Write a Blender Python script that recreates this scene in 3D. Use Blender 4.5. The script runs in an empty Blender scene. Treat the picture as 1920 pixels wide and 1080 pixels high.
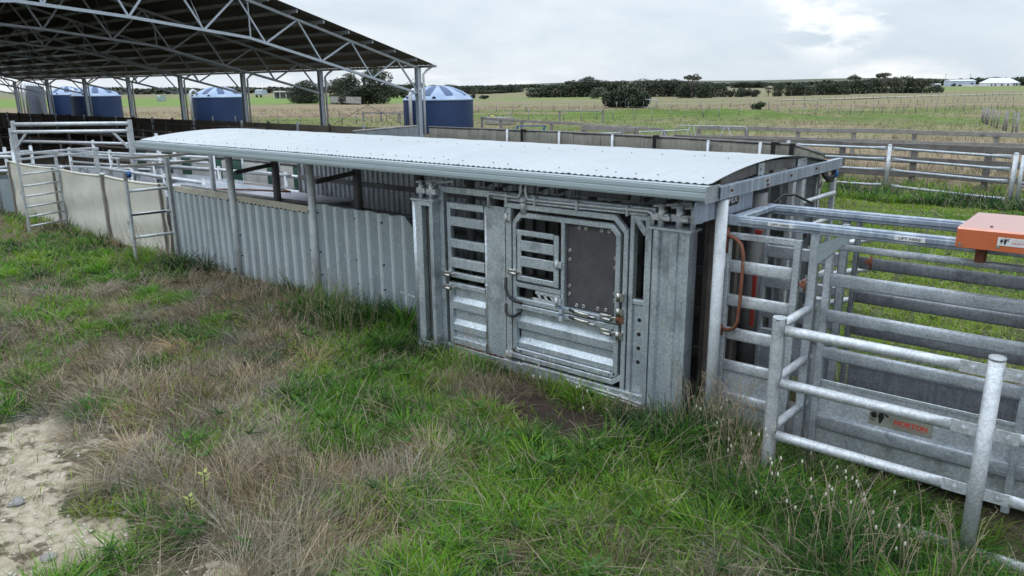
import bpy, math, random
import numpy as np
from mathutils import Vector, Matrix, noise as mnoise
R = math.radians
random.seed(7); rng = np.random.default_rng(11)
S = bpy.context.scene; COL = S.collection
WL = {}

# ------------------------------------------------------------------ mesh builder
def V(*a): return Vector(a)
class MB:
    def __init__(s): s.v = []; s.f = []; s.m = []; s.sm = []
    def add(s, vs, fs, mi=0, smooth=False):
        o = len(s.v); s.v += [tuple(p) for p in vs]
        for f in fs: s.f.append([i + o for i in f]); s.m.append(mi); s.sm.append(smooth)
        return s
    def loft(s, rings, mi=0, smooth=False, caps=True, closed=True):
        n = len(rings[0]); vs = [p for r in rings for p in r]; fs = []
        for i in range(len(rings) - 1):
            for j in range(n if closed else n - 1):
                k = (j + 1) % n
                fs.append([i*n + j, i*n + k, (i+1)*n + k, (i+1)*n + j])
        if caps and closed:
            s.add(vs, fs, mi, smooth)
            o = len(s.v) - len(vs)
            s.f.append([o + j for j in range(n)][::-1]); s.m.append(mi); s.sm.append(False)
            s.f.append([o + (len(rings)-1)*n + j for j in range(n)]); s.m.append(mi); s.sm.append(False)
        else: s.add(vs, fs, mi, smooth)
        return s
    def box(s, x0, x1, y0, y1, z0, z1, c=.004, mi=0):
        x0, x1 = min(x0, x1), max(x0, x1); y0, y1 = min(y0, y1), max(y0, y1); z0, z1 = min(z0, z1), max(z0, z1)
        d = [x1-x0, y1-y0, z1-z0]; c = min(c, min(d)*.3)
        a = d.index(max(d)); mid = [(x0+x1)/2, (y0+y1)/2, (z0+z1)/2]
        p = list(mid); q = list(mid); p[a] -= d[a]/2; q[a] += d[a]/2
        up = V(0, 0, 1) if a < 2 else V(0, 1, 0)
        w = d[1] if a == 0 else d[0]; h = d[2] if a < 2 else d[1]
        return s.rhs(V(*p), V(*q), w, h, up, c, mi)
    def rhs(s, p, q, w, h, up=V(0, 0, 1), c=.005, mi=0):
        p = Vector(p); q = Vector(q); t = (q - p).normalized(); up = Vector(up)
        if abs(t.dot(up)) > .99: up = V(0, 1, 0)
        sd = t.cross(up).normalized(); u = sd.cross(t).normalized()
        a, b = w/2, h/2; c = min(c, a*.6, b*.6)
        pr = [(-a+c, -b), (a-c, -b), (a, -b+c), (a, b-c), (a-c, b), (-a+c, b), (-a, b-c), (-a, -b+c)]
        def ring(o, k): return [o + sd*x*k + u*y*k for x, y in pr]
        return s.loft([ring(p, 1), ring(q, 1)], mi)
    def tube(s, p, q, r, n=12, mi=0, r2=None):
        return s.path([p, q], r, n, mi, r2)
    def path(s, pts, r, n=8, mi=0, r2=None, flat=None):
        pts = [Vector(p) for p in pts]; rings = []; N = len(pts)
        t0 = (pts[1]-pts[0]).normalized(); ref = V(0, 0, 1) if abs(t0.z) < .9 else V(0, 1, 0)
        sd = t0.cross(ref).normalized()
        for i, p in enumerate(pts):
            t = (pts[min(i+1, N-1)] - pts[max(i-1, 0)]).normalized()
            sd = (sd - t*sd.dot(t)).normalized(); u = sd.cross(t)
            rr = r if r2 is None else r + (r2-r)*i/(N-1)
            if isinstance(r, (list, tuple)): rr = r[i]
            fx, fy = flat[i] if flat else (1, 1)
            rings.append([p + (sd*math.cos(2*math.pi*j/n)*fx + u*math.sin(2*math.pi*j/n)*fy)*rr for j in range(n)])
        return s.loft(rings, mi, True)
    def prism(s, poly, d, mi=0):          # polygon (3D pts, planar) extruded by vector d
        poly = [Vector(p) for p in poly]; d = Vector(d)
        return s.loft([poly, [p + d for p in poly]], mi)
    def quad(s, a, b, c, d, mi=0): return s.add([a, b, c, d], [[0, 1, 2, 3]], mi)
    def ball(s, c, rx, ry, rz, n=10, m=6, mi=0):
        c = Vector(c); rings = []
        for i in range(m + 1):
            th = math.pi*i/m; k = max(math.sin(th), .02)
            rings.append([c + V(rx*k*math.cos(2*math.pi*j/n), ry*k*math.sin(2*math.pi*j/n), -rz*math.cos(th)) for j in range(n)])
        return s.loft(rings, mi, True)
    def build(s, name, mat, parent=None, smooth=None):
        me = bpy.data.meshes.new(name)
        off = WL.get(parent.name, V(0, 0, 0)) if parent else V(0, 0, 0)
        me.from_pydata([(x-off.x, y-off.y, z-off.z) for x, y, z in s.v], [], s.f)
        for m in (mat if isinstance(mat, (list, tuple)) else [mat]): me.materials.append(m)
        me.polygons.foreach_set('material_index', s.m)
        me.polygons.foreach_set('use_smooth', s.sm if smooth is None else [smooth]*len(s.f))
        me.update(); me.validate()
        o = bpy.data.objects.new(name, me); COL.objects.link(o)
        if parent: o.parent = parent
        WL[o.name] = off.copy()
        return o

def tag(o, label=None, cat=None, group=None, kind=None):
    for k, v in (('label', label), ('category', cat), ('group', group), ('kind', kind)):
        if v: o[k] = v
    return o
def thing(name, label, cat, loc=(0, 0, 0), group=None):
    o = bpy.data.objects.new(name, None); COL.objects.link(o); o.location = loc; o.empty_display_size = .2
    WL[o.name] = Vector(loc); return tag(o, label, cat, group)
def copy_tree(o, parent=None):
    c = o.copy(); COL.objects.link(c)
    if parent: c.parent = parent
    for ch in [x for x in KIDS.get(o.name, [])]: copy_tree(ch, c)
    return c
KIDS = {}
def note_kids():
    KIDS.clear()
    for o in bpy.data.objects:
        if o.parent: KIDS.setdefault(o.parent.name, []).append(o)

# ------------------------------------------------------------------ materials
def newmat(name):
    m = bpy.data.materials.new(name); m.use_nodes = True; nt = m.node_tree
    b = nt.nodes['Principled BSDF']; return m, nt, b
def M(name, c1, c2, rough=.55, metal=0., sc=3., spang=0., streak=None, dirt=None, bump=0., rvar=.12, spec=.5, streakdir=(28, 28, 1.1), fine=0., dsc=1.3, dthr=.58, coat=0.):
    m, nt, b = newmat(name); N = nt.nodes; L = nt.links
    tc = N.new('ShaderNodeTexCoord'); co = tc.outputs['Object']
    def noise(scale, det=5, vec=None, rough=.6):
        n = N.new('ShaderNodeTexNoise'); n.inputs['Scale'].default_value = scale; n.inputs['Detail'].default_value = det
        n.inputs['Roughness'].default_value = rough; L.new(vec or co, n.inputs['Vector']); return n.outputs['Fac']
    def ramp(fac, a, bb):
        r = N.new('ShaderNodeMapRange'); r.inputs[1].default_value = a; r.inputs[2].default_value = bb; r.clamp = True
        L.new(fac, r.inputs[0]); return r.outputs[0]
    def mix(fac, A, B, blend='MIX'):
        x = N.new('ShaderNodeMix'); x.data_type = 'RGBA'; x.blend_type = blend
        if isinstance(fac, float): x.inputs[0].default_value = fac
        else: L.new(fac, x.inputs[0])
        for i, c in ((6, A), (7, B)):
            if isinstance(c, tuple): x.inputs[i].default_value = c + (1,)
            else: L.new(c, x.inputs[i])
        return x.outputs[2]
    n1 = ramp(noise(sc), .32, .68); col = mix(n1, tuple(c1), tuple(c2))
    if spang:
        vo = N.new('ShaderNodeTexVoronoi'); vo.inputs['Scale'].default_value = 70; L.new(co, vo.inputs['Vector'])
        sv = N.new('ShaderNodeSeparateColor'); L.new(vo.outputs['Color'], sv.inputs[0])
        k = N.new('ShaderNodeMapRange'); k.inputs[3].default_value = 1-spang; k.inputs[4].default_value = 1+spang; L.new(sv.outputs[0], k.inputs[0])
        col = mix(1., col, k.outputs[0], 'MULTIPLY')
    if fine:
        k = N.new('ShaderNodeMapRange'); k.inputs[1].default_value = .3; k.inputs[2].default_value = .7; k.inputs[3].default_value = 1-fine; k.inputs[4].default_value = 1+fine
        L.new(noise(sc*14, 6, rough=.75), k.inputs[0]); col = mix(1., col, k.outputs[0], 'MULTIPLY')
    if streak:
        scol, amt, lo, hi = streak
        mp = N.new('ShaderNodeMapping'); mp.inputs['Scale'].default_value = streakdir; L.new(co, mp.inputs[0])
        f = ramp(noise(1., 4, mp.outputs[0], .7), lo, hi)
        a = N.new('ShaderNodeMath'); a.operation = 'MULTIPLY'; a.inputs[1].default_value = amt; L.new(f, a.inputs[0])
        col = mix(a.outputs[0], col, tuple(scol))
    if dirt:
        dcol, amt = dirt
        f = ramp(noise(dsc, 7, rough=.7), dthr, dthr+.12)
        a = N.new('ShaderNodeMath'); a.operation = 'MULTIPLY'; a.inputs[1].default_value = amt; L.new(f, a.inputs[0])
        col = mix(a.outputs[0], col, tuple(dcol))
    L.new(col, b.inputs['Base Color']); b.inputs['Metallic'].default_value = metal
    b.inputs['Specular IOR Level'].default_value = spec
    if coat: b.inputs['Coat Weight'].default_value = coat; b.inputs['Coat IOR'].default_value = 1.75; b.inputs['Coat Roughness'].default_value = .22
    rr = N.new('ShaderNodeMapRange'); rr.inputs[3].default_value = max(.05, rough-rvar); rr.inputs[4].default_value = min(1, rough+rvar)
    L.new(noise(sc*2.3), rr.inputs[0]); L.new(rr.outputs[0], b.inputs['Roughness'])
    if bump:
        bp = N.new('ShaderNodeBump'); bp.inputs['Strength'].default_value = bump; bp.inputs['Distance'].default_value = .01
        L.new(noise(sc*8, 8, rough=.7), bp.inputs['Height']); L.new(bp.outputs[0], b.inputs['Normal'])
    return m
WHITE = (.62, .66, .70)
galv = M('galvanised_steel', (.46, .50, .54), (.61, .65, .69), .42, .4, 4, .2, (WHITE, .5, .54, .74), ((.16, .145, .13), .7), fine=.14, bump=.06)
galv_pipe = M('galvanised_pipe', (.50, .53, .56), (.68, .71, .74), .46, .35, 7, .16, None, ((.74, .75, .76), .8), fine=.17, dsc=9, dthr=.54, bump=.04)
galv_rail = M('weathered_galvanised_rail', (.38, .42, .465), (.55, .59, .63), .46, .4, 5, .18, ((.68, .70, .73), .6, .5, .7), ((.14, .15, .165), .6), fine=.16, streakdir=(5, 5, 40), dsc=3)
galv_streak = M('streaked_galvanised_steel', (.26, .31, .39), (.38, .44, .52), .5, .25, 5, .05, ((.66, .72, .80), .75, .45, .72), None, fine=.08, streakdir=(13, 13, .8))
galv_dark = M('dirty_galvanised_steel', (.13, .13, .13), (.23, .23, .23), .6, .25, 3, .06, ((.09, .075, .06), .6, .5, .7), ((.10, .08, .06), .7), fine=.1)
galv_new = M('pale_zinc_roof_sheet', (.455, .485, .505), (.51, .54, .555), .42, .2, .5, .0, ((.36, .40, .42), .35, .5, .75), ((.36, .38, .385), .4), fine=.04, streakdir=(6, .25, .25), rvar=.06)
gutter_m = M('pale_green_grey_gutter_paint', (.40, .475, .50), (.43, .50, .53), .4, .05, 1, 0, ((.36, .42, .44), .3, .55, .75), fine=.02)
wall_m = M('weathered_corrugated_sheet', (.28, .335, .36), (.36, .42, .445), .5, .25, 1.6, .08, ((.52, .57, .59), .5, .62, .74), ((.17, .19, .185), .4), fine=.09)
rib_m = M('painted_light_rib', (.55, .61, .635), (.64, .70, .72), .48, .25, 1.6, .08, ((.58, .63, .66), .4, .6, .74), ((.27, .31, .32), .4), fine=.08)  # paler zinc on the ribs: light on their angled faces put into the colour
pan_m = M('blue_grey_galvanised_panel', (.45, .515, .565), (.63, .69, .73), .38, .45, 2.6, .17, ((.70, .73, .76), .6, .54, .72), ((.21, .225, .235), .6), fine=.14, dsc=3.2, dthr=.54, bump=.05)
rubber_m = M('dark_rubber_sheet', (.075, .071, .075), (.105, .10, .103), .75, 0, 5, 0, ((.12, .11, .11), .4, .55, .8), None, fine=.15, spec=.3)
cream_m = M('cream_timber_board', (.44, .41, .33), (.58, .54, .44), .8, 0, 4, 0, None, ((.22, .20, .15), .6), fine=.15, dsc=5)
rust_m = M('rusty_steel', (.15, .05, .03), (.27, .105, .06), .75, .1, 9, 0, None, ((.46, .40, .36), .8), fine=.2, dsc=7, dthr=.55)
orange_m = M('orange_powder_coat', (.62, .125, .03), (.70, .16, .045), .4, 0, 2, 0, None, ((.56, .16, .09), .5), fine=.05, coat=1., spec=.8, dsc=3)
red_m = M('red_painted_lever', (.26, .025, .018), (.34, .035, .025), .5, 0, 5, 0, None, ((.4, .3, .28), .6), dsc=6)
white_m = M('white_sticker_vinyl', (.74, .75, .76), (.80, .80, .80), .45, 0, 4, 0, None, None, fine=.03)
black_m = M('black_print', (.012, .012, .014), (.018, .018, .02), .5, 0, 4)
redtext_m = M('red_print', (.62, .03, .02), (.66, .045, .03), .5, 0, 4)
signplate_m = M('faded_khaki_decal', (.20, .21, .17), (.30, .30, .24), .7, 0, 9, 0, None, ((.33, .34, .32), .6), fine=.2, dsc=6)
hose_m = M('black_hose', (.018, .018, .02), (.03, .03, .033), .45, 0, 8)
chrome_m = M('zinc_plated_latch', (.52, .51, .48), (.66, .65, .62), .3, .75, 20, 0, None, ((.25, .13, .07), .5), dsc=14, dthr=.6)
cloth_m = M('cream_shade_cloth', (.62, .595, .51), (.69, .665, .575), .9, 0, 1.2, 0, ((.42, .39, .31), .35, .52, .78), ((.42, .40, .31), .3), fine=.06, bump=.15, streakdir=(5, 5, .8))
timber_m = M('grey_weathered_timber', (.25, .235, .22), (.38, .36, .335), .85, 0, 3, 0, None, ((.09, .06, .055), .7), fine=.25, bump=.3, dsc=2)
post_zinc = M('pale_zinc_post', (.58, .62, .65), (.72, .75, .77), .6, .05, 7, .1, None, ((.42, .44, .45), .6), fine=.14, dsc=9)
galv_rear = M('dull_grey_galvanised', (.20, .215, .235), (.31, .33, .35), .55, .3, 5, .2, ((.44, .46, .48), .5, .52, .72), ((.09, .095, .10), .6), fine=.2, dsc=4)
timber_dark = M('dark_stained_timber', (.135, .12, .11), (.225, .205, .19), .85, 0, 3, 0, None, ((.07, .04, .036), .8), fine=.3, bump=.3, dsc=1.2)
post_m = M('shade_cloth_post', (.26, .235, .21), (.34, .31, .28), .8, .1, 5, 0, None, ((.2, .13, .1), .5), fine=.15)
belt_m = M('weathered_conveyor_belt', (.20, .195, .165), (.30, .29, .245), .9, 0, 1.5, 0, ((.38, .37, .33), .75, .48, .68), ((.08, .078, .065), .5), fine=.2, streakdir=(9, 9, .7))
beltw_m = M('whitened_belt_strip', (.42, .41, .39), (.56, .55, .53), .85, 0, 2, 0, ((.24, .23, .2), .6, .52, .7), None, fine=.15, streakdir=(8, 8, .8))
beltg_m = M('green_belt_strip', (.022, .075, .055), (.03, .10, .07), .6, 0, 2, 0, None, ((.14, .2, .17), .4), fine=.12)
patchy_m = M('peeling_white_paint_sheet', (.50, .53, .58), (.62, .65, .69), .8, 0, 2.5, 0, None, ((.05, .06, .05), .9), fine=.15, dsc=2.6, dthr=.54)
platform_m = M('worn_platform_plank', (.48, .49, .56), (.62, .63, .68), .85, 0, 3, 0, None, ((.17, .07, .055), .95), fine=.25, dsc=1.6, dthr=.55)
shedroof_m = M('shed_roof_sheet', (.24, .225, .20), (.31, .29, .265), .7, .05, 1, 0, None, None, fine=.05)
shedsteel_m = M('shed_steel', (.50, .57, .65), (.58, .65, .72), .5, .3, 3, .05, None, None, fine=.05)
dkwall_m = M('manure_stained_wall', (.11, .095, .075), (.17, .15, .12), .9, 0, 1.5, 0, ((.06, .05, .04), .6, .5, .7), fine=.2)
dkrail_m = M('dark_pen_rail', (.07, .06, .055), (.12, .10, .09), .8, .1, 5, fine=.2)
pvc_m = M('white_pvc_pipe', (.70, .73, .77), (.78, .80, .83), .4, 0, 2)
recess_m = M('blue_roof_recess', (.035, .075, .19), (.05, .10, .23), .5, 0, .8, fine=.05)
tank_m = M('navy_poly_tank', (.017, .045, .135), (.024, .06, .165), .55, 0, .8, 0, ((.05, .08, .15), .35, .55, .8), None, fine=.06, streakdir=(2, 2, .3))
tankroof_m = M('sun_faded_tank_roof', (.26, .36, .54), (.38, .47, .62), .5, 0, .7, 0, None, None, fine=.04)
concrete_m = M('pale_trough_concrete', (.34, .33, .31), (.45, .44, .41), .85, 0, 3, fine=.2)
blue_m = M('blue_paint', (.02, .11, .32), (.03, .15, .4), .5, 0, 5)
housewall_m = M('white_house_wall', (.72, .74, .77), (.78, .79, .81), .7, 0, .3)
houseroof_m = M('pale_house_roof', (.66, .70, .76), (.72, .76, .80), .45, .1, .3)
window_m = M('dark_window_glass', (.03, .035, .045), (.05, .055, .06), .12, 0, 1)
bark_m = M('grey_brown_bark', (.12, .10, .085), (.20, .17, .145), .9, 0, 4, fine=.3, bump=.3)
stone_m = M('grey_stone', (.20, .195, .19), (.31, .30, .29), .85, 0, 6, fine=.3, bump=.4)
pebble_m = M('chalk_white_pebble', (.60, .57, .51), (.74, .71, .66), .85, 0, 20)
cattle_m = M('black_hide', (.010, .009, .009), (.018, .016, .015), .6, 0, 3)
shedfar_m = M('pale_blue_shed_wall', (.50, .57, .68), (.56, .63, .73), .6, .1, .3)

def attr_mat(name, rough=.6, trans=.45, spec=.25):
    m, nt, b = newmat(name); N = nt.nodes; L = nt.links
    a = N.new('ShaderNodeAttribute'); a.attribute_name = 'Col'
    L.new(a.outputs['Color'], b.inputs['Base Color']); b.inputs['Roughness'].default_value = rough; b.inputs['Specular IOR Level'].default_value = spec
    if trans:
        t = N.new('ShaderNodeBsdfTranslucent'); L.new(a.outputs['Color'], t.inputs['Color'])
        x = N.new('ShaderNodeMixShader'); x.inputs[0].default_value = trans
        L.new(b.outputs[0], x.inputs[1]); L.new(t.outputs[0], x.inputs[2]); L.new(x.outputs[0], N['Material Output'].inputs[0])
    return m
blade_m = attr_mat('grass_blade')
def leaf_mat(name, c1, c2, sc):
    m = M(name, c1, c2, .6, 0, sc, fine=.35, spec=.3); return m
leaf_dark = leaf_mat('dark_evergreen_leaf', (.042, .060, .034), (.088, .110, .064), .45)
leaf_mid = leaf_mat('olive_leaf', (.078, .092, .060), (.14, .15, .105), .45)
leaf_green = leaf_mat('green_leaf', (.03, .06, .022), (.06, .10, .035), .45)

# text as flat lettering on a surface
def text_mesh(body, origin, right, up, height, mb, mi, out, bold=0., width=None):
    cu = bpy.data.curves.new('lettering', 'FONT'); cu.body = body; cu.size = 1; cu.offset = bold; cu.resolution_u = 3
    ob = bpy.data.objects.new('lettering', cu); COL.objects.link(ob)
    dg = bpy.context.evaluated_depsgraph_get(); dg.update()
    me = bpy.data.meshes.new_from_object(ob.evaluated_get(dg))
    vs = [v.co.copy() for v in me.vertices]; fs = [list(p.vertices) for p in me.polygons]
    bpy.data.objects.remove(ob); bpy.data.curves.remove(cu); bpy.data.meshes.remove(me)
    x0 = min(v.x for v in vs); x1 = max(v.x for v in vs); y0 = min(v.y for v in vs); y1 = max(v.y for v in vs)
    sy = height/(y1-y0); sx = (width/(x1-x0)) if width else sy
    o = Vector(origin); r = Vector(right).normalized(); u = Vector(up).normalized(); n = Vector(out)
    mb.add([o + r*((v.x-x0)*sx) + u*((v.y-y0)*sy) + n for v in vs], fs, mi)
# ================================================================== noise helpers and terrain
def vn(x, y, sc, seed=0):
    x = np.asarray(x, float)/sc; y = np.asarray(y, float)/sc; xi = np.floor(x).astype(np.int64); yi = np.floor(y).astype(np.int64)
    fx = x-xi; fy = y-yi; fx = fx*fx*(3-2*fx); fy = fy*fy*(3-2*fy)
    def h(a, b):
        n = (a*374761393 + b*668265263 + seed*974634777) & 0xffffffff; n = ((n ^ (n >> 13))*1274126177) & 0xffffffff; n = n ^ (n >> 16)
        return (n & 0xffffff)/float(0xffffff)
    return (h(xi, yi)*(1-fx)+h(xi+1, yi)*fx)*(1-fy) + (h(xi, yi+1)*(1-fx)+h(xi+1, yi+1)*fx)*fy
def fbm(x, y, sc, seed=0, o=4):
    s = 0; a = 1; t = 0
    for k in range(o): s = s + a*vn(x, y, sc/2**k, seed+k*17); t += a; a *= .55
    return s/t
def sstep(a, b, x): t = np.clip((x-a)/(b-a), 0, 1); return t*t*(3-2*t)
MOUNDS = [(-46, 66.5, 3.2, 1.6, .75), (-44.8, 71.5, 3.4, 1.8, .9), (-40, 73, 3.6, 1.8, .8), (-35.5, 76, 5, 2.2, .8), (-30, 76, 4, 1.6, .55), (-24, 73.5, 4.5, 1.4, .5), (-18, 76.5, 4, 1.3, .45)]
def ground_z(x, y):
    x = np.asarray(x, float); y = np.asarray(y, float); r = np.hypot(x, y)
    z = (fbm(x, y, 2.2, 5, 3)-.5)*.16*sstep(1, 3, r)*(1-sstep(40, 90, r))
    flat = sstep(.3, 1.0, np.maximum.reduce([-14.6-x, x+2.2, 6.15-y, y-9.8]))     # level under the race
    z = z*np.where(flat > 0, .25+.75*flat, .25)
    z = z - .26*np.exp(-(((x+.4)/1.5)**2 + ((y-5.9)/1.0)**2))
    z = z - .03
    for mx, my, a, b, h in MOUNDS: z = z + h*np.exp(-(((x-mx)/a)**2 + ((y-my)/b)**2))*(.75+.5*vn(x, y, .9, 3))
    z = z + (fbm(x, y, 70, 9, 3)-.5)*1.2*sstep(80, 220, r)
    z = z + 1.2*sstep(350, 900, r)*sstep(-.35, .1, x/np.maximum(r, 1)+.12) - .8*sstep(350, 900, r)
    return z
def gz(x, y): return float(ground_z(np.array([x]), np.array([y]))[0])
G_ = [(-15.92,4.86,1.21),(-13.90,5.38,0.66),(-6.33,4.11,0.38),(-5.36,3.96,0.45),(-6.81,4.65,0.36),(-3.69,3.97,0.34),(-3.27,3.24,0.22),(-3.05,4.93,0.40),(-3.03,5.83,0.55),(-2.01,5.23,0.42),(-1.36,5.76,0.55),(-7.79,6.33,0.58),(-8.75,6.53,0.47),(-6.21,3.00,0.22),(-6.25,5.51,0.4),(-8.59,2.30,0.17),(-6.18,4.40,0.45),(-2.31,4.51,0.28),(-17.5,5.9,.9),(-12,5.2,.5),(-7.2,6.4,.6),(-5.6,6.2,.35)]
D_ = [(-11.64,3.29,0.5),(-9.72,3.9,0.65),(-8.04,3.67,0.5),(-8.65,2.79,0.55),(-12.02,6.36,0.8),(-14.64,7.02,0.64),(-9.92,6.32,0.55),(-7.07,3.02,0.4),(-5.18,2.66,0.65),(-4.97,3.37,0.6),(-4.5,3.6,0.55),(-4.21,2.63,0.5),(-3.75,3.2,0.42),(-3.9,2.5,.4),(-4.6,2.2,.45),(-4.89,5.99,0.45),(-5.15,5.59,0.36),(-2.99,6.62,0.26),(-1.60,4.75,0.28),(-0.71,5.32,0.29),(-2.92,3.68,0.26),(-7.42,4.16,0.6),(-10.6,5.2,.6),(-6.2,2.5,.4),(-8.8,5.4,.5)]
S_ = [(-8.15,2.16,0.30),(-7.21,1.93,0.48),(-6.48,1.61,0.51),(-5.70,1.42,0.57),(-7.24,2.44,0.22),(-5.62,1.83,0.22),(-4.57,2.05,0.27),(-7.78,2.40,0.26),(-9.4,1.9,.6),(-8,1.2,.9),(-6,.6,.9),(-4.6,1.5,.4),(-4.1,2.0,.22),(-3.7,1.9,.2),(-6.9,2.75,.2)]
K_ = [(-4.12,5.58,0.5),(-4.66,5.72,0.38),(-3.75,5.65,.3)]
def blob(x, y, L_):
    s = 0
    for a, b, r in L_: s = s + np.exp(-((x-a)**2+(y-b)**2)/(r*r*.8))
    return s
def soilmask(x, y):
    return sstep(.42, .62, np.clip(blob(x, y, S_), 0, 1.1) + (fbm(x, y, .5, 21, 5)-.5)*1.7)
def darkmask(x, y): return sstep(.4, .7, blob(x, y, K_) + (fbm(x, y, .3, 31, 3)-.5)*.6)
def dryness(x, y):
    """0 lush .. 1 dry, per place"""
    x = np.asarray(x, float); y = np.asarray(y, float); r = np.hypot(x, y)
    n = fbm(x, y, 1.7, 41, 4)
    near = .47 + (n-.5)*1.5 + (fbm(x, y, .5, 141, 3)-.5)*1.2 + .6*np.clip(blob(x, y, D_), 0, 1) - .9*np.clip(blob(x, y, G_), 0, 1)
    yard = .04 + (fbm(x, y, 2.5, 43, 3)-.5)*1.3 + .5*sstep(20, 24, y)
    D = -.643*x + .766*y                                     # metres out along the view
    w = D + (fbm(x, y, 16, 51, 3)-.5)*18
    side = (.766*x + .643*y)/np.maximum(D, 1)                # left (-) to right (+)
    tan_ = np.where(side < -.12, sstep(84, 92, D)*(1-sstep(168, 178, D)) + (1-sstep(58, 70, w)), sstep(108, 116, D)*(1-sstep(126, 134, D)) + (1-sstep(46, 58, w)))
    far = .47 + .45*np.clip(tan_, 0, 1) + (fbm(x, y, 7, 53, 4)-.5)*1.5*(1-.6*sstep(90, 140, D))
    far = np.where((D > 132) & (side > -.12), .62 + (fbm(x, y, 30, 57, 3)-.5)*.5, far)
    gm = 0
    for mx, my, a, b, h in MOUNDS: gm = gm + np.exp(-(((x-mx)/a)**2+((y-my)/b)**2))
    far = far - 1.2*np.clip(gm, 0, 1)
    d = np.where(y > 9.7, np.where((y < 24.5) & (x > -9), yard, far), near)
    d = np.where((y > 9.7) & (D < 22) & (x <= -9), .8, d)
    return np.clip(d, 0, 1)
def in_shed(x, y): return sstep(-25.5, -27, x)*sstep(34.6, 33.4, y)*sstep(8.2, 9.5, y) if True else 0

# ================================================================== arched race shelter
EAVE_Y, BACK_Y = 6.17, 9.62
RX0, RX1 = -13.62, -2.90
def arch(y):
    t = (y-EAVE_Y)/(BACK_Y-EAVE_Y)
    return 2.365 + (2.245-2.365)*t + .168*(1-(2*t-1)**2) if 0 <= t <= 1 else 2.3
sh = thing('race_shelter', 'long low arched pale grey corrugated iron shelter over the cattle race', 'shelter', (-8.2, 7.9, 0))
mb = MB(); cols = int((RX1-RX0)/.076*6); rows = 15
xs = [RX0 + (RX1-RX0)*i/cols for i in range(cols+1)]
rings = []
for j in range(rows+1):
    y = EAVE_Y + (BACK_Y-EAVE_Y)*j/rows
    rings.append([V(x, y, arch(y) + 0.0055*math.cos(2*math.pi*(x-RX0)/.076) + .004*((x-RX0)/.762 % 1 < .11)) for x in xs])
mb.loft(rings, 0, True, False, False)
low = [[p - V(0, 0, .004) for p in r] for r in rings]
mb.loft([rings[0], low[0]], 0, False, False, False); mb.loft([[r[-1] for r in rings], [r[-1] for r in low]], 0, False, False, False)
mb.loft([[r[0] for r in rings], [r[0] for r in low]], 0, False, False, False)
for yy, st in ((6.32, 3), (7.35, 5), (8.5, 5), (9.5, 4)):
    for k in range(0, int((RX1-RX0)/.076), st):
        if random.random() < .12: continue
        x = RX0 + .076*(k+1) + random.uniform(-.004, .004); y = yy + random.uniform(-.012, .012)
        mb.ball((x, y, arch(y)+.010), .0075, .0075, .006, 6, 3, 1)
        if random.random() < .05: mb.ball((x+.06, y+.1, arch(y+.1)+.01), .008, .008, .006, 6, 3, 1)
mb.build('roof_sheet', [galv_new, M('grey_screw_washer', (.14, .145, .15), (.2, .2, .2), .6, .2, 9)], sh)
mb = MB()
prof = [(6.205, 2.352), (6.070, 2.352), (6.070, 2.342), (6.064, 2.338), (6.064, 2.305), (6.070, 2.301), (6.070, 2.292), (6.060, 2.288), (6.060, 2.252), (6.068, 2.247), (6.068, 2.236), (6.076, 2.222), (6.205, 2.222), (6.205, 2.228), (6.08, 2.228), (6.078, 2.345), (6.205, 2.345)]
mb.loft([[V(x, y, z) for y, z in prof] for x in (RX0-.02, -11.2, -8., -5., RX1+.0)], 0, False, True)
mb.build('gutter', gutter_m, sh)
mb = MB(); mb.box(RX1+.003, RX1+.007, 6.055, 6.33, 2.205, 2.352, .001); mb.build('gutter_end_cap', galv, sh)
mb = MB()   # C-section across the end
mb.box(RX1-.03, RX1+.03, 6.30, 9.68, 2.215, 2.222, .002); mb.box(RX1-.03, RX1+.03, 6.30, 9.68, 2.325, 2.332, .002)
mb.box(RX1+.024, RX1+.03, 6.302, 9.678, 2.2225, 2.3245, .001)
eb = mb.build('end_beam', galv_streak, sh)
mb = MB()
for y, z in ((6.52, 2.28), (7.34, 2.29), (7.36, 2.245), (7.98, 2.28), (8.75, 2.285)): mb.tube((RX1+.031, y, z), (RX1+.045, y, z), .014, 6)
mb.build('beam_bolt', rust_m, eb)
mb = MB()
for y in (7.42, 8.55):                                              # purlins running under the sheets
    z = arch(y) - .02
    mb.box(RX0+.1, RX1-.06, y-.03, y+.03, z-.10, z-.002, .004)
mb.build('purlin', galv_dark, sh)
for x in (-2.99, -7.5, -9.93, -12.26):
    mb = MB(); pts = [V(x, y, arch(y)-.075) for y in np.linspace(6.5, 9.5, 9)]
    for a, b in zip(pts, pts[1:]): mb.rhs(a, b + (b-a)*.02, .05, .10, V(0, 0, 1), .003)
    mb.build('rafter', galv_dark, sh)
for y in (7.36, 8.60):
    mb = MB()
    if y < 8: mb.box(-2.955, -2.948, 7.30, 7.45, 2.28, 2.45, .002)
    else: mb.box(-2.955, -2.948, 8.38, 8.66, 2.285, 2.415, .002)
    for z in (2.34, 2.40):
        z -= .0 if y < 8 else .02
        mb.tube((-2.948, y, z), (-2.938, y, z), .017, 8); mb.tube((-2.938, y, z), (-2.932, y, z), .009, 6)
    mb.build('cleat', galv, sh)
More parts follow.
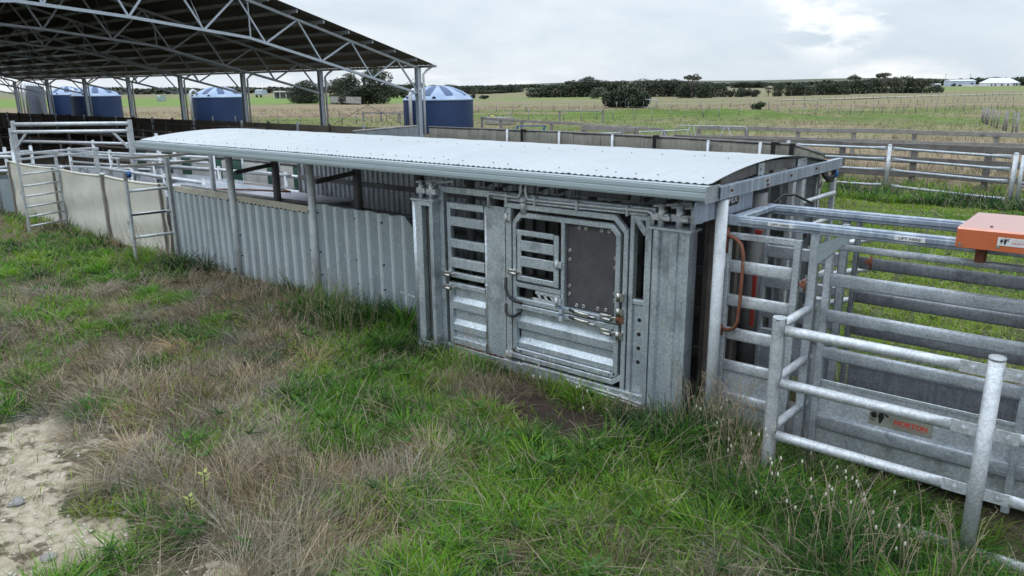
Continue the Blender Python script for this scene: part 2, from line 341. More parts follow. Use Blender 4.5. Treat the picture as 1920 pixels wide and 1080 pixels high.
for x, y, r, z, m in [(-12.24, 7.0, .06, 2.3, post_zinc), (-9.92, 7.0, .06, 2.3, post_zinc), (-7.56, 7.08, .07, 2.3, galv_dark), (-2.92, 6.46, .053, 2.2, post_zinc),
                      (-2.98, 7.40, .10, 2.16, galv_dark), (-12.4, 8.0, .07, 2.42, galv_dark), (-10.03, 8.0, .07, 2.42, galv_dark), (-7.5, 8.02, .07, 2.42, galv_dark)]:
    mb = MB(); mb.tube((x, y, -.2), (x, y, z), r, 16); mb.build('post', m, sh)
for x in (-13.75, -11.55, -9.2, -6.8, -4.6, -3.1):
    mb = MB(); mb.box(x-.04, x+.04, 9.42, 9.50, -.1, 2.2, .006); mb.build('post', galv_dark, sh)
for xa, xb in ((-12.24, -12.4), (-9.92, -10.03)):                    # short cross ties between race posts
    mb = MB(); mb.rhs((xa, 7.1, 1.80), (xb, 7.95, 1.86), .05, .07); mb.build('cross_tie', galv_dark, sh)
mb = MB(); mb.box(-2.975, -2.969, 6.02, 7.26, 2.02, 2.215, .001)
plate = mb.build('sign_plate', galv_streak, sh)
mb = MB()
pp = []
for cy, cz, a0 in ((6.90, 2.165, 0), (6.50, 2.165, 90), (6.50, 2.125, 180), (6.90, 2.125, 270)):
    for k in range(4):
        a = R(a0 + 30*k); pp.append(V(-2.9655, cy + .02*math.cos(a), cz + .022*math.sin(a)))
mb.prism(pp, (-.002, 0, 0), 0)
text_mesh('CLIPEX', (-2.9655, 6.52, 2.122), (0, 1, .02), (0, 0, 1), .05, mb, 1, (.002, 0, 0), .012, .37)
mb.add([V(-2.962, 6.6, 2.098), V(-2.962, 6.88, 2.098), V(-2.962, 6.88, 2.10), V(-2.962, 6.6, 2.10)], [[0, 1, 2, 3]], 0)
mb.build('logo', [black_m, white_m], plate)
mb = MB(); pts = [V(-2.9, 7.5, 2.0), V(-2.85, 7.75, 2.1), V(-2.83, 8.05, 2.07), V(-2.82, 8.35, 1.98), V(-2.8, 8.5, 1.93)]
mb.path(pts, .014, 7); mb.build('cable', hose_m, sh)

# corrugated wall along the race
def ribbed(x0, x1, y, z0, ztop, period=.255, rib=.085, dep=.022, ydir=-1, two=False):
    """vertical trapezoid ribs between x0 and x1; ztop may be a function of x"""
    pts = []; x = x0
    while x < x1 - 1e-6:
        for dx, h in ((0, 0), (period-rib, 0), (period-rib+.018, 1), (period-.018, 1)):
            if x + dx < x1: pts.append((x + dx, y + ydir*dep*h))
        x += period
    pts.append((x1, y))
    f = ztop if callable(ztop) else (lambda q: ztop)
    m = MB()
    m.loft([[V(a, b, z0) for a, b in pts], [V(a, b, f(a)) for a, b in pts]], 0, False, False, False)
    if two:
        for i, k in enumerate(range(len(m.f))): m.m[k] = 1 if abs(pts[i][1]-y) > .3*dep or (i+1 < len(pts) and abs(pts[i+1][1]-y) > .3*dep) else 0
    m.loft([[V(a, b+.006, z0) for a, b in pts], [V(a, b+.006, f(a)) for a, b in pts]], 0, False, False, False)
    m.loft([[V(a, b, f(a)) for a, b in pts], [V(a, b+.006, f(a)) for a, b in pts]], 0, False, False, False)
    return m
rw = thing('race_side_wall', 'long blue grey corrugated iron wall along the front of the cattle race', 'wall', (-11, 7.0, 0))
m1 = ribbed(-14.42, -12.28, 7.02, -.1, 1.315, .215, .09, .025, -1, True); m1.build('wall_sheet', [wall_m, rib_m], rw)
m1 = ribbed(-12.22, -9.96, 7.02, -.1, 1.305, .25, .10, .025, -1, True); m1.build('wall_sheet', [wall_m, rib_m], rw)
def jag(x):
    u = (x+9.88)/2.2
    base = 1.475 - .012*math.sin(u*40) - (.10*((u-.95)/.05)**2 if u > .95 else 0)
    return base + .012*(mnoise.noise(V(x*23, 3, 0)))
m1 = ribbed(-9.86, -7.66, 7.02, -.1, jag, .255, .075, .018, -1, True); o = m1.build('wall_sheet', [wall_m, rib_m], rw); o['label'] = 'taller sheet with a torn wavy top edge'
mb = MB()
for k in range(20): # white scratches scraped into the sheet face
    x = random.uniform(-9.3, -7.8); z = random.uniform(.5, 1.25); mb.box(x, x+.006, 7.0155, 7.019, z, z+random.uniform(.03, .11), .0005)
for k in range(12): mb.box(-7.98+k*.024, -7.95+k*.024, 7.0155, 7.019, .36+.004*math.sin(k)-k*.002, .375+.004*math.sin(k*2)-k*.002, .0005)
mb.build('scratch_mark', white_m, rw)
mb = MB(); mb.box(-14.36, -12.32, 7.03, 7.06, 1.30, 1.425, .006); mb.build('top_board', cream_m, rw)
mb = MB(); mb.box(-12.18, -10.0, 7.03, 7.06, 1.275, 1.415, .006); mb.build('top_board', cream_m, rw)
mb = MB()
for x in np.arange(-14.3, -10.0, .125):
    if abs(x+12.24) > .1: mb.tube((x, 7.022, 1.31 + random.uniform(-.01, .006)), (x, 6.997, 1.305), .011, 6)
for x in (-12.36, -12.12, -10.04, -9.8, -8.9, -8.3):
    for z in (.35, .72, 1.34): mb.tube((x, 7.02, z), (x, 6.99, z), .011, 6)
mb.build('wall_bolt', hose_m, rw)

iw = thing('race_inner_rail', 'dark pipe rail running inside the race behind the corrugated wall', 'rail', (-10.5, 8.0, 0))
mb = MB(); mb.path([V(-16.2, 8.1, 1.16), V(-12.5, 8.08, 1.18), V(-10.1, 8.06, 1.22), V(-7.2, 8.05, 1.22)], .045, 10); mb.build('pipe_rail', galv_dark, iw)
for x in (-15.9, -13.3):
    mb = MB(); mb.tube((x, 8.1, -.1), (x, 8.1, 1.16), .04, 10); mb.build('rail_post', galv_dark, iw)

bw = thing('race_back_wall', 'grey corrugated iron back wall under the arched shelter', 'wall', (-8.5, 9.4, 0))
ribbed(-13.62, -3.05, 9.40, -.05, 2.12, .145, .05, .03).build('wall_sheet', galv, bw)
for z in (.78, 1.42):
    mb = MB(); mb.box(-13.6, -3.1, 9.33, 9.36, z-.045, z+.045, .004); mb.build('girt', galv_dark, bw)

pf = thing('loading_platform', 'low platform of worn boards with peeling white paint behind the race', 'platform', (-14, 8.7, 0))
mb = MB()
for k in range(5):
    mb.rhs((-17.2, 8.32+.22*k, 1.10), (-11.75, 8.32+.22*k, 1.10+.01*math.sin(k)), .21, .03, V(0, 0, 1), .004)
mb.build('deck', platform_m, pf)
mb = MB(); mb.box(-17.2, -11.7, 8.16, 8.20, 1.0, 1.12, .006); mb.build('edge_beam', timber_m, pf)
for x in (-17, -14.5, -11.9):
    mb = MB(); mb.box(x-.04, x+.04, 8.22, 8.30, -.1, 1.08, .005); mb.build('support_post', timber_m, pf)
mg = thing('mesh_panel', 'loose panel of silver diamond mesh lying on the platform', 'mesh panel', (-15.6, 8.7, 1.14))
mb = MB()
for k in range(46):
    for s in (-1, 1):
        x = -17 + k*.06; a = V(x, 8.3, 1.135+.004*s); b = V(x + s*.8, 9.2, 1.22+.004*s)
        mb.rhs(a, b, .008, .004, V(0, 0, 1), .001)
mb.build('wire_mesh', galv, mg)
mb = MB(); mb.path([V(-15.2, 8.25, 1.16), V(-14.2, 8.5, 1.2), V(-13.4, 8.95, 1.17), V(-14.4, 9.15, 1.2), V(-15.2, 9.0, 1.2)], .02, 6); mb.build('mesh_frame', rust_m, mg)
rg = thing('rail_gate', 'galvanised rail gate standing open behind the platform under the shelter', 'gate', (-13, 9.2, 0))
mb = MB()
for z in (1.45, 1.75): mb.tube((-15.6, 9.25, z), (-13.75, 9.22, z), .028, 8)
for x in (-15.6, -14.2): mb.tube((x, 9.25, 1.1), (x, 9.25, 1.9), .025, 8)
mb.build('rails', galv_pipe, rg)

# ================================================================== cattle crush
cr = thing('cattle_crush', 'galvanised cattle crush with gates, latches and black rubber window under the shelter', 'cattle crush', (-5.1, 6.6, 0))
Y = 6.43
def bx(m, x0, x1, z0, z1, y0=6.40, y1=6.46, c=.006): m.box(x0, x1, y0, y1, z0, z1, c)
mb = MB()
bx(mb, -6.505, -6.425, .03, 2.07, 6.385, 6.47); bx(mb, -6.424, -3.56, 1.99, 2.07, 6.39, 6.468)
bx(mb, -6.53, -3.565, -.02, .105, 6.37, 6.48); bx(mb, -5.462, -5.425, .106, 1.985, 6.402, 6.466)
bx(mb, -3.832, -3.785, .106, 1.985, 6.385, 6.466); bx(mb, -3.662, -3.605, .106, 1.985, 6.385, 6.466)
bx(mb, -3.784, -3.663, 1.075, 1.125, 6.395, 6.46); mb.rhs((-3.79, 6.42, 1.965), (-3.66, 6.42, 1.80), .06, .055, V(0, 1, 0)); bx(mb, -3.784, -3.663, 1.93, 1.984, 6.395, 6.46)
mb.build('frame', pan_m, cr)
mb = MB(); 
for z in (.03, .065): mb.path([V(-4.6, 6.36, z+.01), V(-4.0, 6.355, z), V(-3.6, 6.35, z-.02)], .018, 8)
bx(mb, -5.2, -3.62, .1055, .125, 6.36, 6.40, .002); mb.build('floor_edge', galv_pipe, cr)
mb = MB(); bx(mb, -3.784, -3.664, .106, 1.074, 6.425, 6.435, .001)
hp = mb.build('punched_plate', pan_m, cr)
mb = MB()
for z in (.46, .61, .76, .91): mb.tube((-3.715, 6.4255, z), (-3.715, 6.4215, z), .021, 16)
mb.build('punched_hole', black_m, hp)

def ribpanel(m, x0, x1, prof):
    m.loft([[V(x, 6.45-d, z) for z, d in prof] for x in (x0, x1)], 0, False, False, False)
# left door: rails over a ribbed sheet
dA = MB()
bx(dA, -6.385, -6.326, .97, 1.88); bx(dA, -6.325, -5.79, 1.805, 1.882)
for a, b in ((1.60, 1.712), (1.335, 1.44), (1.09, 1.21), (.965, 1.03)): bx(dA, -6.325, -5.79, a, b)
door = dA.build('railed_door', pan_m, cr)
mb = MB(); mb.tube((-5.765, 6.42, .12), (-5.765, 6.42, 1.87), .022, 12); mb.tube((-5.765, 6.42, .93), (-5.765, 6.42, .96), .03, 12); mb.build('hinge_pipe', galv_pipe, door)
dB = MB(); bx(dB, -6.385, -6.326, .12, .90); bx(dB, -6.325, -5.79, .84, .90); bx(dB, -6.325, -5.79, .115, .20)
ribpanel(dB, -6.325, -5.79, [(.84, 0), (.72, 0), (.66, .045), (.57, .045), (.545, 0), (.43, 0), (.37, .045), (.29, .045), (.265, 0), (.2, 0)])
dB.build('ribbed_door', pan_m, cr)
mb = MB(); bx(mb, -5.742, -5.466, .09, 1.90, 6.398, 6.404, .001); mb.build('plain_plate', pan_m, cr)
mb = MB()
for k in range(60):
    x = random.uniform(-6.3, -5.5); mb.box(x, x+random.uniform(.01, .05), 6.372, 6.385, .1058, .115+random.uniform(0, .012), .001)
mb.build('manure_crumbs', rust_m, cr)['kind'] = 'stuff'

# main side gate
g = MB()
bx(g, -5.418, -5.357, .20, 1.90, 6.375, 6.43); bx(g, -5.45, -3.995, 1.902, 1.962, 6.372, 6.432); bx(g, -3.898, -3.846, .10, 1.83, 6.375, 6.43)
bx(g, -5.356, -3.985, .155, .215, 6.375, 6.43)
g.rhs((-4.01, 6.402, 1.935), (-3.872, 6.402, 1.80), .055, .055, V(0, 1, 0)); g.rhs((-4.0, 6.402, .185), (-3.872, 6.402, .27), .055, .055, V(0, 1, 0))
gate = g.build('side_gate_frame', pan_m, cr)
ug = MB()
bx(ug, -5.332, -5.282, .84, 1.76, 6.37, 6.43); bx(ug, -5.24, -4.03, 1.812, 1.868, 6.37, 6.43); bx(ug, -3.985, -3.93, .9, 1.78, 6.37, 6.43)
ug.rhs((-5.31, 6.40, 1.75), (-5.22, 6.40, 1.84), .06, .055, V(0, 1, 0)); ug.rhs((-4.04, 6.40, 1.84), (-3.957, 6.40, 1.76), .06, .055, V(0, 1, 0))
bx(ug, -5.281, -3.931, .835, .895, 6.37, 6.43); bx(ug, -4.665, -4.618, .896, 1.811, 6.37, 6.43); bx(ug, -5.281, -4.666, 1.02, 1.075, 6.37, 6.43)
ug.build('upper_gate_frame', pan_m, cr)
lg = MB()
bx(lg, -5.338, -5.282, .27, .822, 6.37, 6.43); bx(lg, -5.281, -3.986, .762, .822, 6.37, 6.43); bx(lg, -3.985, -3.93, .27, .822, 6.37, 6.43)
bx(lg, -5.24, -4.02, .232, .29, 6.37, 6.43); lg.rhs((-5.31, 6.40, .28), (-5.22, 6.40, .245), .05, .06, V(0, 1, 0)); lg.rhs((-4.03, 6.40, .25), (-3.957, 6.40, .28), .05, .06, V(0, 1, 0))
ribpanel(lg, -5.281, -3.986, [(.762, 0), (.672, 0), (.612, .05), (.525, .05), (.49, 0), (.412, 0), (.355, .05), (.30, .05), (.285, 0)])
lg.build('lower_ribbed_gate', pan_m, cr)
mb = MB(); bx(mb, -4.615, -3.988, .90, 1.809, 6.425, 6.435, .002)
rb = mb.build('rubber_window', rubber_m, cr)
for x, z in [(-4.47, 1.775), (-4.385, 1.775), (-4.19, 1.775), (-4.10, 1.775), (-4.585, 1.52), (-4.585, 1.42), (-4.585, 1.13), (-4.585, 1.04), (-4.015, 1.51), (-4.015, 1.41), (-4.015, 1.14), (-4.015, 1.06), (-4.49, .93), (-4.40, .935), (-4.22, .94), (-4.12, .945)]:
    mb = MB(); n = 14
    prof = [(.010, 0), (.010, .006), (.019, .006), (.021, 0)]
    mb.loft([[V(x + r*math.cos(2*math.pi*j/n), 6.4245-d, z + r*math.sin(2*math.pi*j/n)) for j in range(n)] for r, d in prof], 0, True, False)
    mb.tube((x, 6.4245, z), (x, 6.4225, z), .0098, 10, 1); mb.build('grommet', [chrome_m, black_m], rb)
sg = MB()
bx(sg, -5.25, -5.192, 1.11, 1.62, 6.345, 6.369); bx(sg, -5.255, -4.745, 1.62, 1.682, 6.345, 6.369)
for a, b in ((1.45, 1.568), (1.272, 1.388), (1.105, 1.165)): bx(sg, -5.191, -4.745, a, b, 6.345, 6.369)
bx(sg, -4.744, -4.68, 1.105, 1.67, 6.345, 6.369); sg.build('small_hatch', pan_m, cr)
sl = MB(); bx(sl, -5.02, -4.68, .975, 1.012, 6.384, 6.39, .001); bx(sl, -5.06, -4.68, .896, .93, 6.384, 6.39, .001)
for k in range(4): sl.rhs((-4.985+.088*k, 6.387, .978), (-4.945+.088*k, 6.387, .928), .03, .006, V(0, 1, 0), .001)
for k in range(3): sl.tube((-4.98+.088*k, 6.384, .99), (-4.98+.088*k, 6.376, .99), .009, 8)
sl.build('slotted_bracket', galv_pipe, cr)
# latches
def latch(x, y, z, L=.13, flip=1):
    m = MB(); m.tube((x, y, z), (x+L*flip, y-.004, z-.002), .018, 12); m.tube((x+L*flip*.97, y-.004, z), (x+L*flip*1.03, y-.004, z), .012, 8, 1)
    m.box(x-.02*flip, x+L*.9*flip, y+.02, y+.05, z+.01, z+.04, .004); m.rhs((x+.02*flip, y-.0, z+.03), (x+L*.85*flip, y+.01, z+.035), .012, .02); m.box(x+L*flip, x+L*1.5*flip, y+.015, y+.03, z, z+.03, .003)
    return m.build('latch', [chrome_m, black_m], cr)
latch(-6.43, 6.345, 1.0); latch(-6.43, 6.345, .835); latch(-5.36, 6.325, 1.18, .12); latch(-4.13, 6.34, .878, .13); latch(-4.12, 6.34, .72, .12)
for z in (.862, .782):
    m = MB(); m.path([V(-4.53, 6.35, z+.03), V(-4.49, 6.345, z+.022), V(-4.45, 6.35, z+.008)], [.014, .016, .012], 8, 1)
    m.rhs((-4.46, 6.35, z+.01), (-4.29, 6.35, z), .022, .045, V(0, 0, 1), .006); m.rhs((-4.42, 6.338, z+.02), (-4.33, 6.338, z+.012), .012, .012); m.tube((-4.29, 6.35, z), (-4.2, 6.35, z-.003), .013, 8); m.build('toggle_clamp', [chrome_m, hose_m], cr)
for z in (.86, .78):
    m = MB(); m.box(-4.665, -4.615, 6.335, 6.369, z-.035, z+.035, .004); m.box(-4.662, -4.618, 6.332, 6.338, z+.025, z+.04, .002, 1); m.build('hinge_block', [galv_pipe, blue_m], cr)
for z in (1.13, .97, .90, .72):
    m = MB(); m.tube((-3.925, 6.35, z-.045), (-3.925, 6.35, z+.045), .02, 10); m.box(-3.93, -3.87, 6.352, 6.374, z-.04, z+.04, .003); m.build('hinge', [chrome_m if z != .9 else rust_m], cr)
for x, z in ((-5.40, 1.80), (-5.40, .20), (-4.70, 1.36), (-4.70, .95)):
    m = MB(); m.box(x-.03, x+.06, 6.34, 6.371, z-.035, z+.035, .004); m.tube((x+.01, 6.335, z-.05), (x+.01, 6.335, z+.05), .018, 8); m.build('hinge', galv_pipe, cr)
for pts in ([V(-5.40, 6.33, 1.11), V(-5.395, 6.32, 1.0), V(-5.37, 6.315, .93), V(-5.31, 6.315, .885), V(-5.24, 6.32, .86), V(-5.17, 6.33, .85)],
            [V(-5.40, 6.33, .80), V(-5.395, 6.32, .72), V(-5.37, 6.315, .685), V(-5.30, 6.315, .675), V(-5.24, 6.32, .70), V(-5.17, 6.33, .775)]):
    m = MB(); m.path(pts, .018, 10)
    for k in range(24):
        u = k/24*(len(pts)-1); i = int(u); p = pts[i].lerp(pts[i+1], u-i); m.ball(p, .0205, .0205, .006, 8, 3)
    m.build('hose', hose_m, cr)
# pipe work along the top
m = MB()
m.path([V(-5.67, 6.36, 1.88), V(-5.67, 6.36, 2.01), V(-5.655, 6.36, 2.035), V(-5.62, 6.36, 2.045), V(-5.25, 6.36, 2.035), V(-5.215, 6.36, 2.05), V(-5.2, 6.36, 2.09), V(-5.2, 6.38, 2.3)], .018, 10)
m.path([V(-5.13, 6.38, 2.3), V(-5.13, 6.36, 2.10), V(-5.12, 6.36, 2.05), V(-5.09, 6.36, 2.025), V(-4.9, 6.36, 2.022), V(-3.63, 6.36, 2.035), V(-3.585, 6.36, 2.025), V(-3.57, 6.36, 1.99), V(-3.57, 6.36, 1.90)], .019, 10)
m.path([V(-5.6, 6.375, 2.0), V(-4.9, 6.375, 1.985), V(-3.64, 6.375, 1.995)], .013, 8)
for x in (-5.4, -5.0, -4.45, -3.85): m.box(x-.012, x+.012, 6.335, 6.385, 1.97, 2.065, .003)
m.build('hydraulic_pipe', galv_pipe, cr)
m = MB(); m.tube((-5.17, 6.37, 1.86), (-5.17, 6.37, 2.045), .036, 14); m.tube((-5.17, 6.37, 1.98), (-5.17, 6.37, 2.03), .044, 14); m.build('pivot_boss', galv_pipe, cr)
# sliding gate housings at both ends
m = MB()
m.tube((-6.825, 6.30, .05), (-6.825, 6.30, 1.90), .034, 14); m.box(-6.79, -6.685, 6.265, 6.36, .06, 1.89, .012); m.box(-6.71, -6.45, 6.45, 6.456, .06, 1.89, .001)
m.box(-6.535, -6.49, 6.265, 6.38, .08, 1.92, .004); m.box(-6.585, -6.538, 6.30, 6.36, .08, 1.92, .004); m.box(-6.85, -6.44, 6.25, 6.40, 1.885, 1.905, .004); m.box(-6.85, -6.46, 6.255, 6.40, .03, .055, .004)
m.box(-6.74, -6.52, 6.26, 6.285, 1.83, 1.884, .003); m.box(-6.74, -6.52, 6.26, 6.285, .056, .11, .003)
hl = m.build('gate_housing', pan_m, cr)
m = MB(); m.box(-6.70, -6.63, 6.37, 6.42, .06, 1.88, .004); m.box(-6.62, -6.57, 6.40, 6.44, .06, 1.88, .004); m.build('slide_gate_edge', galv_dark, hl)
m = MB()
pf_ = [(-3.60, 6.45), (-3.60, 6.345), (-3.565, 6.34), (-3.562, 6.40), (-3.548, 6.40), (-3.545, 6.335), (-3.53, 6.305), (-3.51, 6.29), (-3.485, 6.29), (-3.468, 6.302), (-3.455, 6.345), (-3.37, 6.36), (-3.355, 6.318), (-3.29, 6.33), (-3.278, 6.352), (-3.215, 6.362), (-3.21, 6.335), (-3.17, 6.345), (-3.165, 6.50)]
m.loft([[V(x, y, z) for x, y in pf_] for z in (-.02, 1.88)], 0, False, False, False)
for z in (.35, .62, .9, 1.2, 1.5, 1.8): m.tube((-3.23, 6.345, z), (-3.23, 6.33, z), .009, 6)
m.box(-3.56, -3.13, 6.29, 6.52, 1.882, 1.905, .003)
m.build('gate_housing', pan_m, cr)
for x, y, s in ((-6.75, 6.36, 1), (-6.55, 6.34, 1.1), (-3.48, 6.38, 1.1), (-3.3, 6.40, 1.2), (-3.17, 6.42, .9)):
    m = MB(); m.box(x-.07*s, x+.07*s, y-.03, y+.03, 1.96, 2.03, .005); m.tube((x, y-.02, 1.905), (x, y-.02, 2.12), .028*s, 10); m.box(x+.02, x+.1, y-.05, y-.02, 1.97, 2.01, .004)
    m.tube((x+.03, y-.05, 2.05), (x+.03, y+.03, 2.05), .015, 8); m.rhs((x-.1, y, 2.09), (x+.22, y+.15, 2.12), .03, .025); m.build('roller_bracket', galv_pipe, cr)
m = MB()   # overhead linkages seen in the gap under the gutter
for k in range(12):
    x = -6.3 + k*.27; m.rhs((x, 6.7, 2.08), (x+.16, 7.0, 2.2), .012, .05); m.box(x, x+.02, 6.62, 6.64, 2.07, 2.25, .002)
m.tube((-6.4, 6.75, 2.12), (-3.4, 6.75, 2.15), .02, 8); m.box(-4.6, -4.0, 6.6, 6.66, 2.08, 2.16, .005); m.tube((-5.9, 6.9, 2.1), (-4.9, 6.9, 2.13), .03, 8)
m.build('overhead_linkage', galv_dark, cr)
# far side and the squeeze bars inside
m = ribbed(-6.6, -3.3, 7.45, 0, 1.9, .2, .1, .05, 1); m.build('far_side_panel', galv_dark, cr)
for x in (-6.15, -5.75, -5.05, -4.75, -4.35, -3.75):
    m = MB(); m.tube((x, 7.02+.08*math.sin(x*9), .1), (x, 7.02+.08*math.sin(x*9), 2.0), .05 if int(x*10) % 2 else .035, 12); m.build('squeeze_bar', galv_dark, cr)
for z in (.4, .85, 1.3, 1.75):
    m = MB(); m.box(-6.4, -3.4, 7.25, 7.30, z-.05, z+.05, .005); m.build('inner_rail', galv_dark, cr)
m = MB()
pts = []; yy = 6.52
while yy < 7.4: pts += [(yy, 0), (yy+.10, 0), (yy+.13, .05), (yy+.2, .05)]; yy += .23
m.loft([[V(-3.10+d, y, z) for y, d in pts] for z in (.1, 1.98)], 0, False, False, False)
m.box(-3.04, -2.99, 6.56, 6.62, .0, 2.1, .005); m.box(-3.04, -2.99, 6.78, 6.83, .1, 2.0, .005); m.box(-3.03, -2.98, 6.98, 7.05, .0, 2.05, .005)
m.build('rear_slide_gate', M('muddy_steel', (.10, .085, .075), (.17, .15, .135), .75, .1, 4, 0, None, ((.06, .045, .035), .7), fine=.25), cr)
m = MB(); m.box(-6.6, -3.0, 6.5, 7.4, -.02, .03, .004); m.build('floor_plate', dkwall_m, cr)
# ================================================================== weigh crate
wc = thing('weigh_crate', 'galvanised cattle weigh crate with heavy side rails beside the shelter', 'weigh crate', (-1.5, 7.0, 0))
XR = .55
for y, nm in ((6.60, 0), (7.45, 1)):
    m = MB(); m.box(-2.95, XR, y-.03, y+.03, 1.95, 2.045, .008); m.build('top_beam', galv_streak, wc)
    m = MB(); m.box(-2.80, XR, y-.055 if not nm else y-.05, y-.032, 1.985, 2.025, .004); m.build('beam_lip', galv_streak, wc)
m = MB(); m.box(-2.92, -2.86, 6.635, 7.415, 1.955, 2.03, .006); m.box(-2.84, -2.79, 6.635, 7.415, 1.99, 2.04, .006); m.build('cross_beam', galv_streak, wc)
m = MB(); m.box(.3, .36, 6.635, 7.415, 1.955, 2.03, .006); m.build('cross_beam', galv_streak, wc)
for x0, s in ((-2.52, 'a'), (-1.48, 'b')):
    m = MB(); m.box(x0, x0+.222, 6.5365, 6.544, 1.988, 2.023, .0003)
    text_mesh('LIFT HERE', (x0+.03, 6.5365, 1.9955), (1, 0, 0), (0, 0, 1), .020, m, 1, (0, -.0012, 0), .02, .162)
    m.build('lift_sticker', [white_m, black_m], wc)
# posts
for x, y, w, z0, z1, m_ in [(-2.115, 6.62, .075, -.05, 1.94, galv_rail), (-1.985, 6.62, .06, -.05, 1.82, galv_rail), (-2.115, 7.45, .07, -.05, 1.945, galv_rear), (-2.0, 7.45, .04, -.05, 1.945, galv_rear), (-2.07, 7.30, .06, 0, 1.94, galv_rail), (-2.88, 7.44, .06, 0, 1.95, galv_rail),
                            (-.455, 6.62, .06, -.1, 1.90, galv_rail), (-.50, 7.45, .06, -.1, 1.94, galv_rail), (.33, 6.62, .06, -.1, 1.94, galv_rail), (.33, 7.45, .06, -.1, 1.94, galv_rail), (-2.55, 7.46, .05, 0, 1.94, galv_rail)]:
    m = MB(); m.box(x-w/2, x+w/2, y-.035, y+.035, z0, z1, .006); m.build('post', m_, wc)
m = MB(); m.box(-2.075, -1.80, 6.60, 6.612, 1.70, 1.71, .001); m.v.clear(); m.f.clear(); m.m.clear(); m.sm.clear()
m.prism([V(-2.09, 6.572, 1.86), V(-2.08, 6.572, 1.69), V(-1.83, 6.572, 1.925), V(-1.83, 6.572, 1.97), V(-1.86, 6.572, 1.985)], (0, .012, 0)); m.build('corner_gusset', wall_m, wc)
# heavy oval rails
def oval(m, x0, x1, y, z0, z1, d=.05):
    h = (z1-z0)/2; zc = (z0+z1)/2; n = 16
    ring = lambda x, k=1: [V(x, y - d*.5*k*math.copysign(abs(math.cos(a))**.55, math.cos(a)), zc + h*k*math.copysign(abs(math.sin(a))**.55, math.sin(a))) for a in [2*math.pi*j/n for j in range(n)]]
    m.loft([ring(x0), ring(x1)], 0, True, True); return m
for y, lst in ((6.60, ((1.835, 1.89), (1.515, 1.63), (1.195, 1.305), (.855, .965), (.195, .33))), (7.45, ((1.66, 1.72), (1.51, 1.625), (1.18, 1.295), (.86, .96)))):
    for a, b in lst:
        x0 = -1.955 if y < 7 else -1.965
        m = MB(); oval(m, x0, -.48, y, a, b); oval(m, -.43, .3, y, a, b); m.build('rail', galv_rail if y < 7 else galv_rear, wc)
for y, a, b in ((6.615, -.05, .645), (7.44, -.05, .56)):
    m = MB(); m.box(-1.955, -.48, y, y+.008, a, b, .001); m.box(-.43, .3, y, y+.008, a, b, .001); m.box(-1.955, -.48, y-.012, y-.001, b-.02, b+.012, .003); m.build('side_panel', galv if y < 7 else galv_rear, wc)
m = MB(); m.box(-2.9, .3, 6.65, 7.42, -.02, .03, .004); m.build('floor_plate', galv_dark, wc)
for a, b in ((1.50, 1.63), (1.185, 1.30), (.86, .95), (.3, .75)):
    m = MB(); m.box(-2.86, -2.10, 7.44, 7.48, a, b, .01); m.build('rail', galv_rail, wc)
# NORTON decal
m = MB(); m.box(-1.525, -1.035, 6.6095, 6.6145, .352, .475, .0003)
text_mesh('NORTON', (-1.325, 6.6095, .397), (1, 0, 0), (0, 0, 1), .045, m, 1, (0, -.001, 0), .03, .255)
text_mesh('livestock weighing and handling', (-1.325, 6.6095, .381), (1, 0, 0), (0, 0, 1), .010, m, 1, (0, -.001, 0), 0, .245)
def bullhead(m, x, y, z, s, mi):
    P = lambda pts: m.prism([V(x + a*s, y, z + b*s) for a, b in pts], (0, -.001, 0), mi)
    P([(0, .55), (.12, .62), (.30, .58), (.34, .40), (.25, .28), (.10, .30), (.02, .40)])
    P([(.05, .75), (.2, .68), (.32, .72), (.36, .66), (.2, .63), (.06, .69)])
    P([(.42, .78), (.60, .70), (.78, .80), (1.0, .84), (.98, .78), (.80, .70), (.66, .60), (.70, .42), (.62, .20), (.55, .02), (.46, .05), (.44, .25), (.38, .45), (.44, .62)])
    P([(.72, .66), (.9, .60), (.95, .50), (.84, .48), (.72, .56)]); P([(.46, .95), (.54, .9), (.52, .8), (.44, .84)])
    P([(.0, .3), (.1, .2), (.22, .17), (.2, .12), (.06, .14)])
bullhead(m, -1.515, 6.6095, .37, .155, 2)
m.build('maker_decal', [signplate_m, redtext_m, black_m], wc)
# sliding side gate at the left end
m = MB()
m.box(-2.905, -2.86, 6.545, 6.60, -.05, 1.885, .005); m.box(-2.859, -2.275, 6.55, 6.60, 1.83, 1.888, .005); m.box(-2.274, -2.215, 6.54, 6.60, -.05, 1.884, .005)
sgt = m.build('side_gate', galv, wc)
for a, b in ((1.515, 1.632), (1.19, 1.305), (.862, .98), (.545, .652), (.225, .33)):
    m = MB(); oval(m, -2.858, -2.275, 6.572, a, b, .045); m.build('gate_rail', galv_pipe, sgt)
m = MB(); m.box(-2.858, -2.276, 6.588, 6.594, .0, .60, .001); m.build('gate_panel', galv, sgt)
m = MB(); m.path([V(-2.89, 6.53, 1.86), V(-2.84, 6.52, 1.855), V(-2.79, 6.515, 1.84), V(-2.735, 6.51, 1.79), V(-2.71, 6.51, 1.70), V(-2.71, 6.51, 1.5), V(-2.715, 6.51, 1.25), V(-2.725, 6.51, 1.06), V(-2.76, 6.515, .99), V(-2.82, 6.52, .965), V(-2.89, 6.53, .96)], .0165, 10)
m.tube((-2.89, 6.53, 1.70), (-2.89, 6.53, 1.93), .02, 10); m.tube((-2.89, 6.53, .9), (-2.89, 6.53, 1.0), .018, 10); m.build('gate_handle', rust_m, sgt)
m = MB(); m.box(-2.925, -2.885, 6.52, 6.54, 1.55, 1.70, .003); m.build('gate_stop', galv_pipe, sgt)
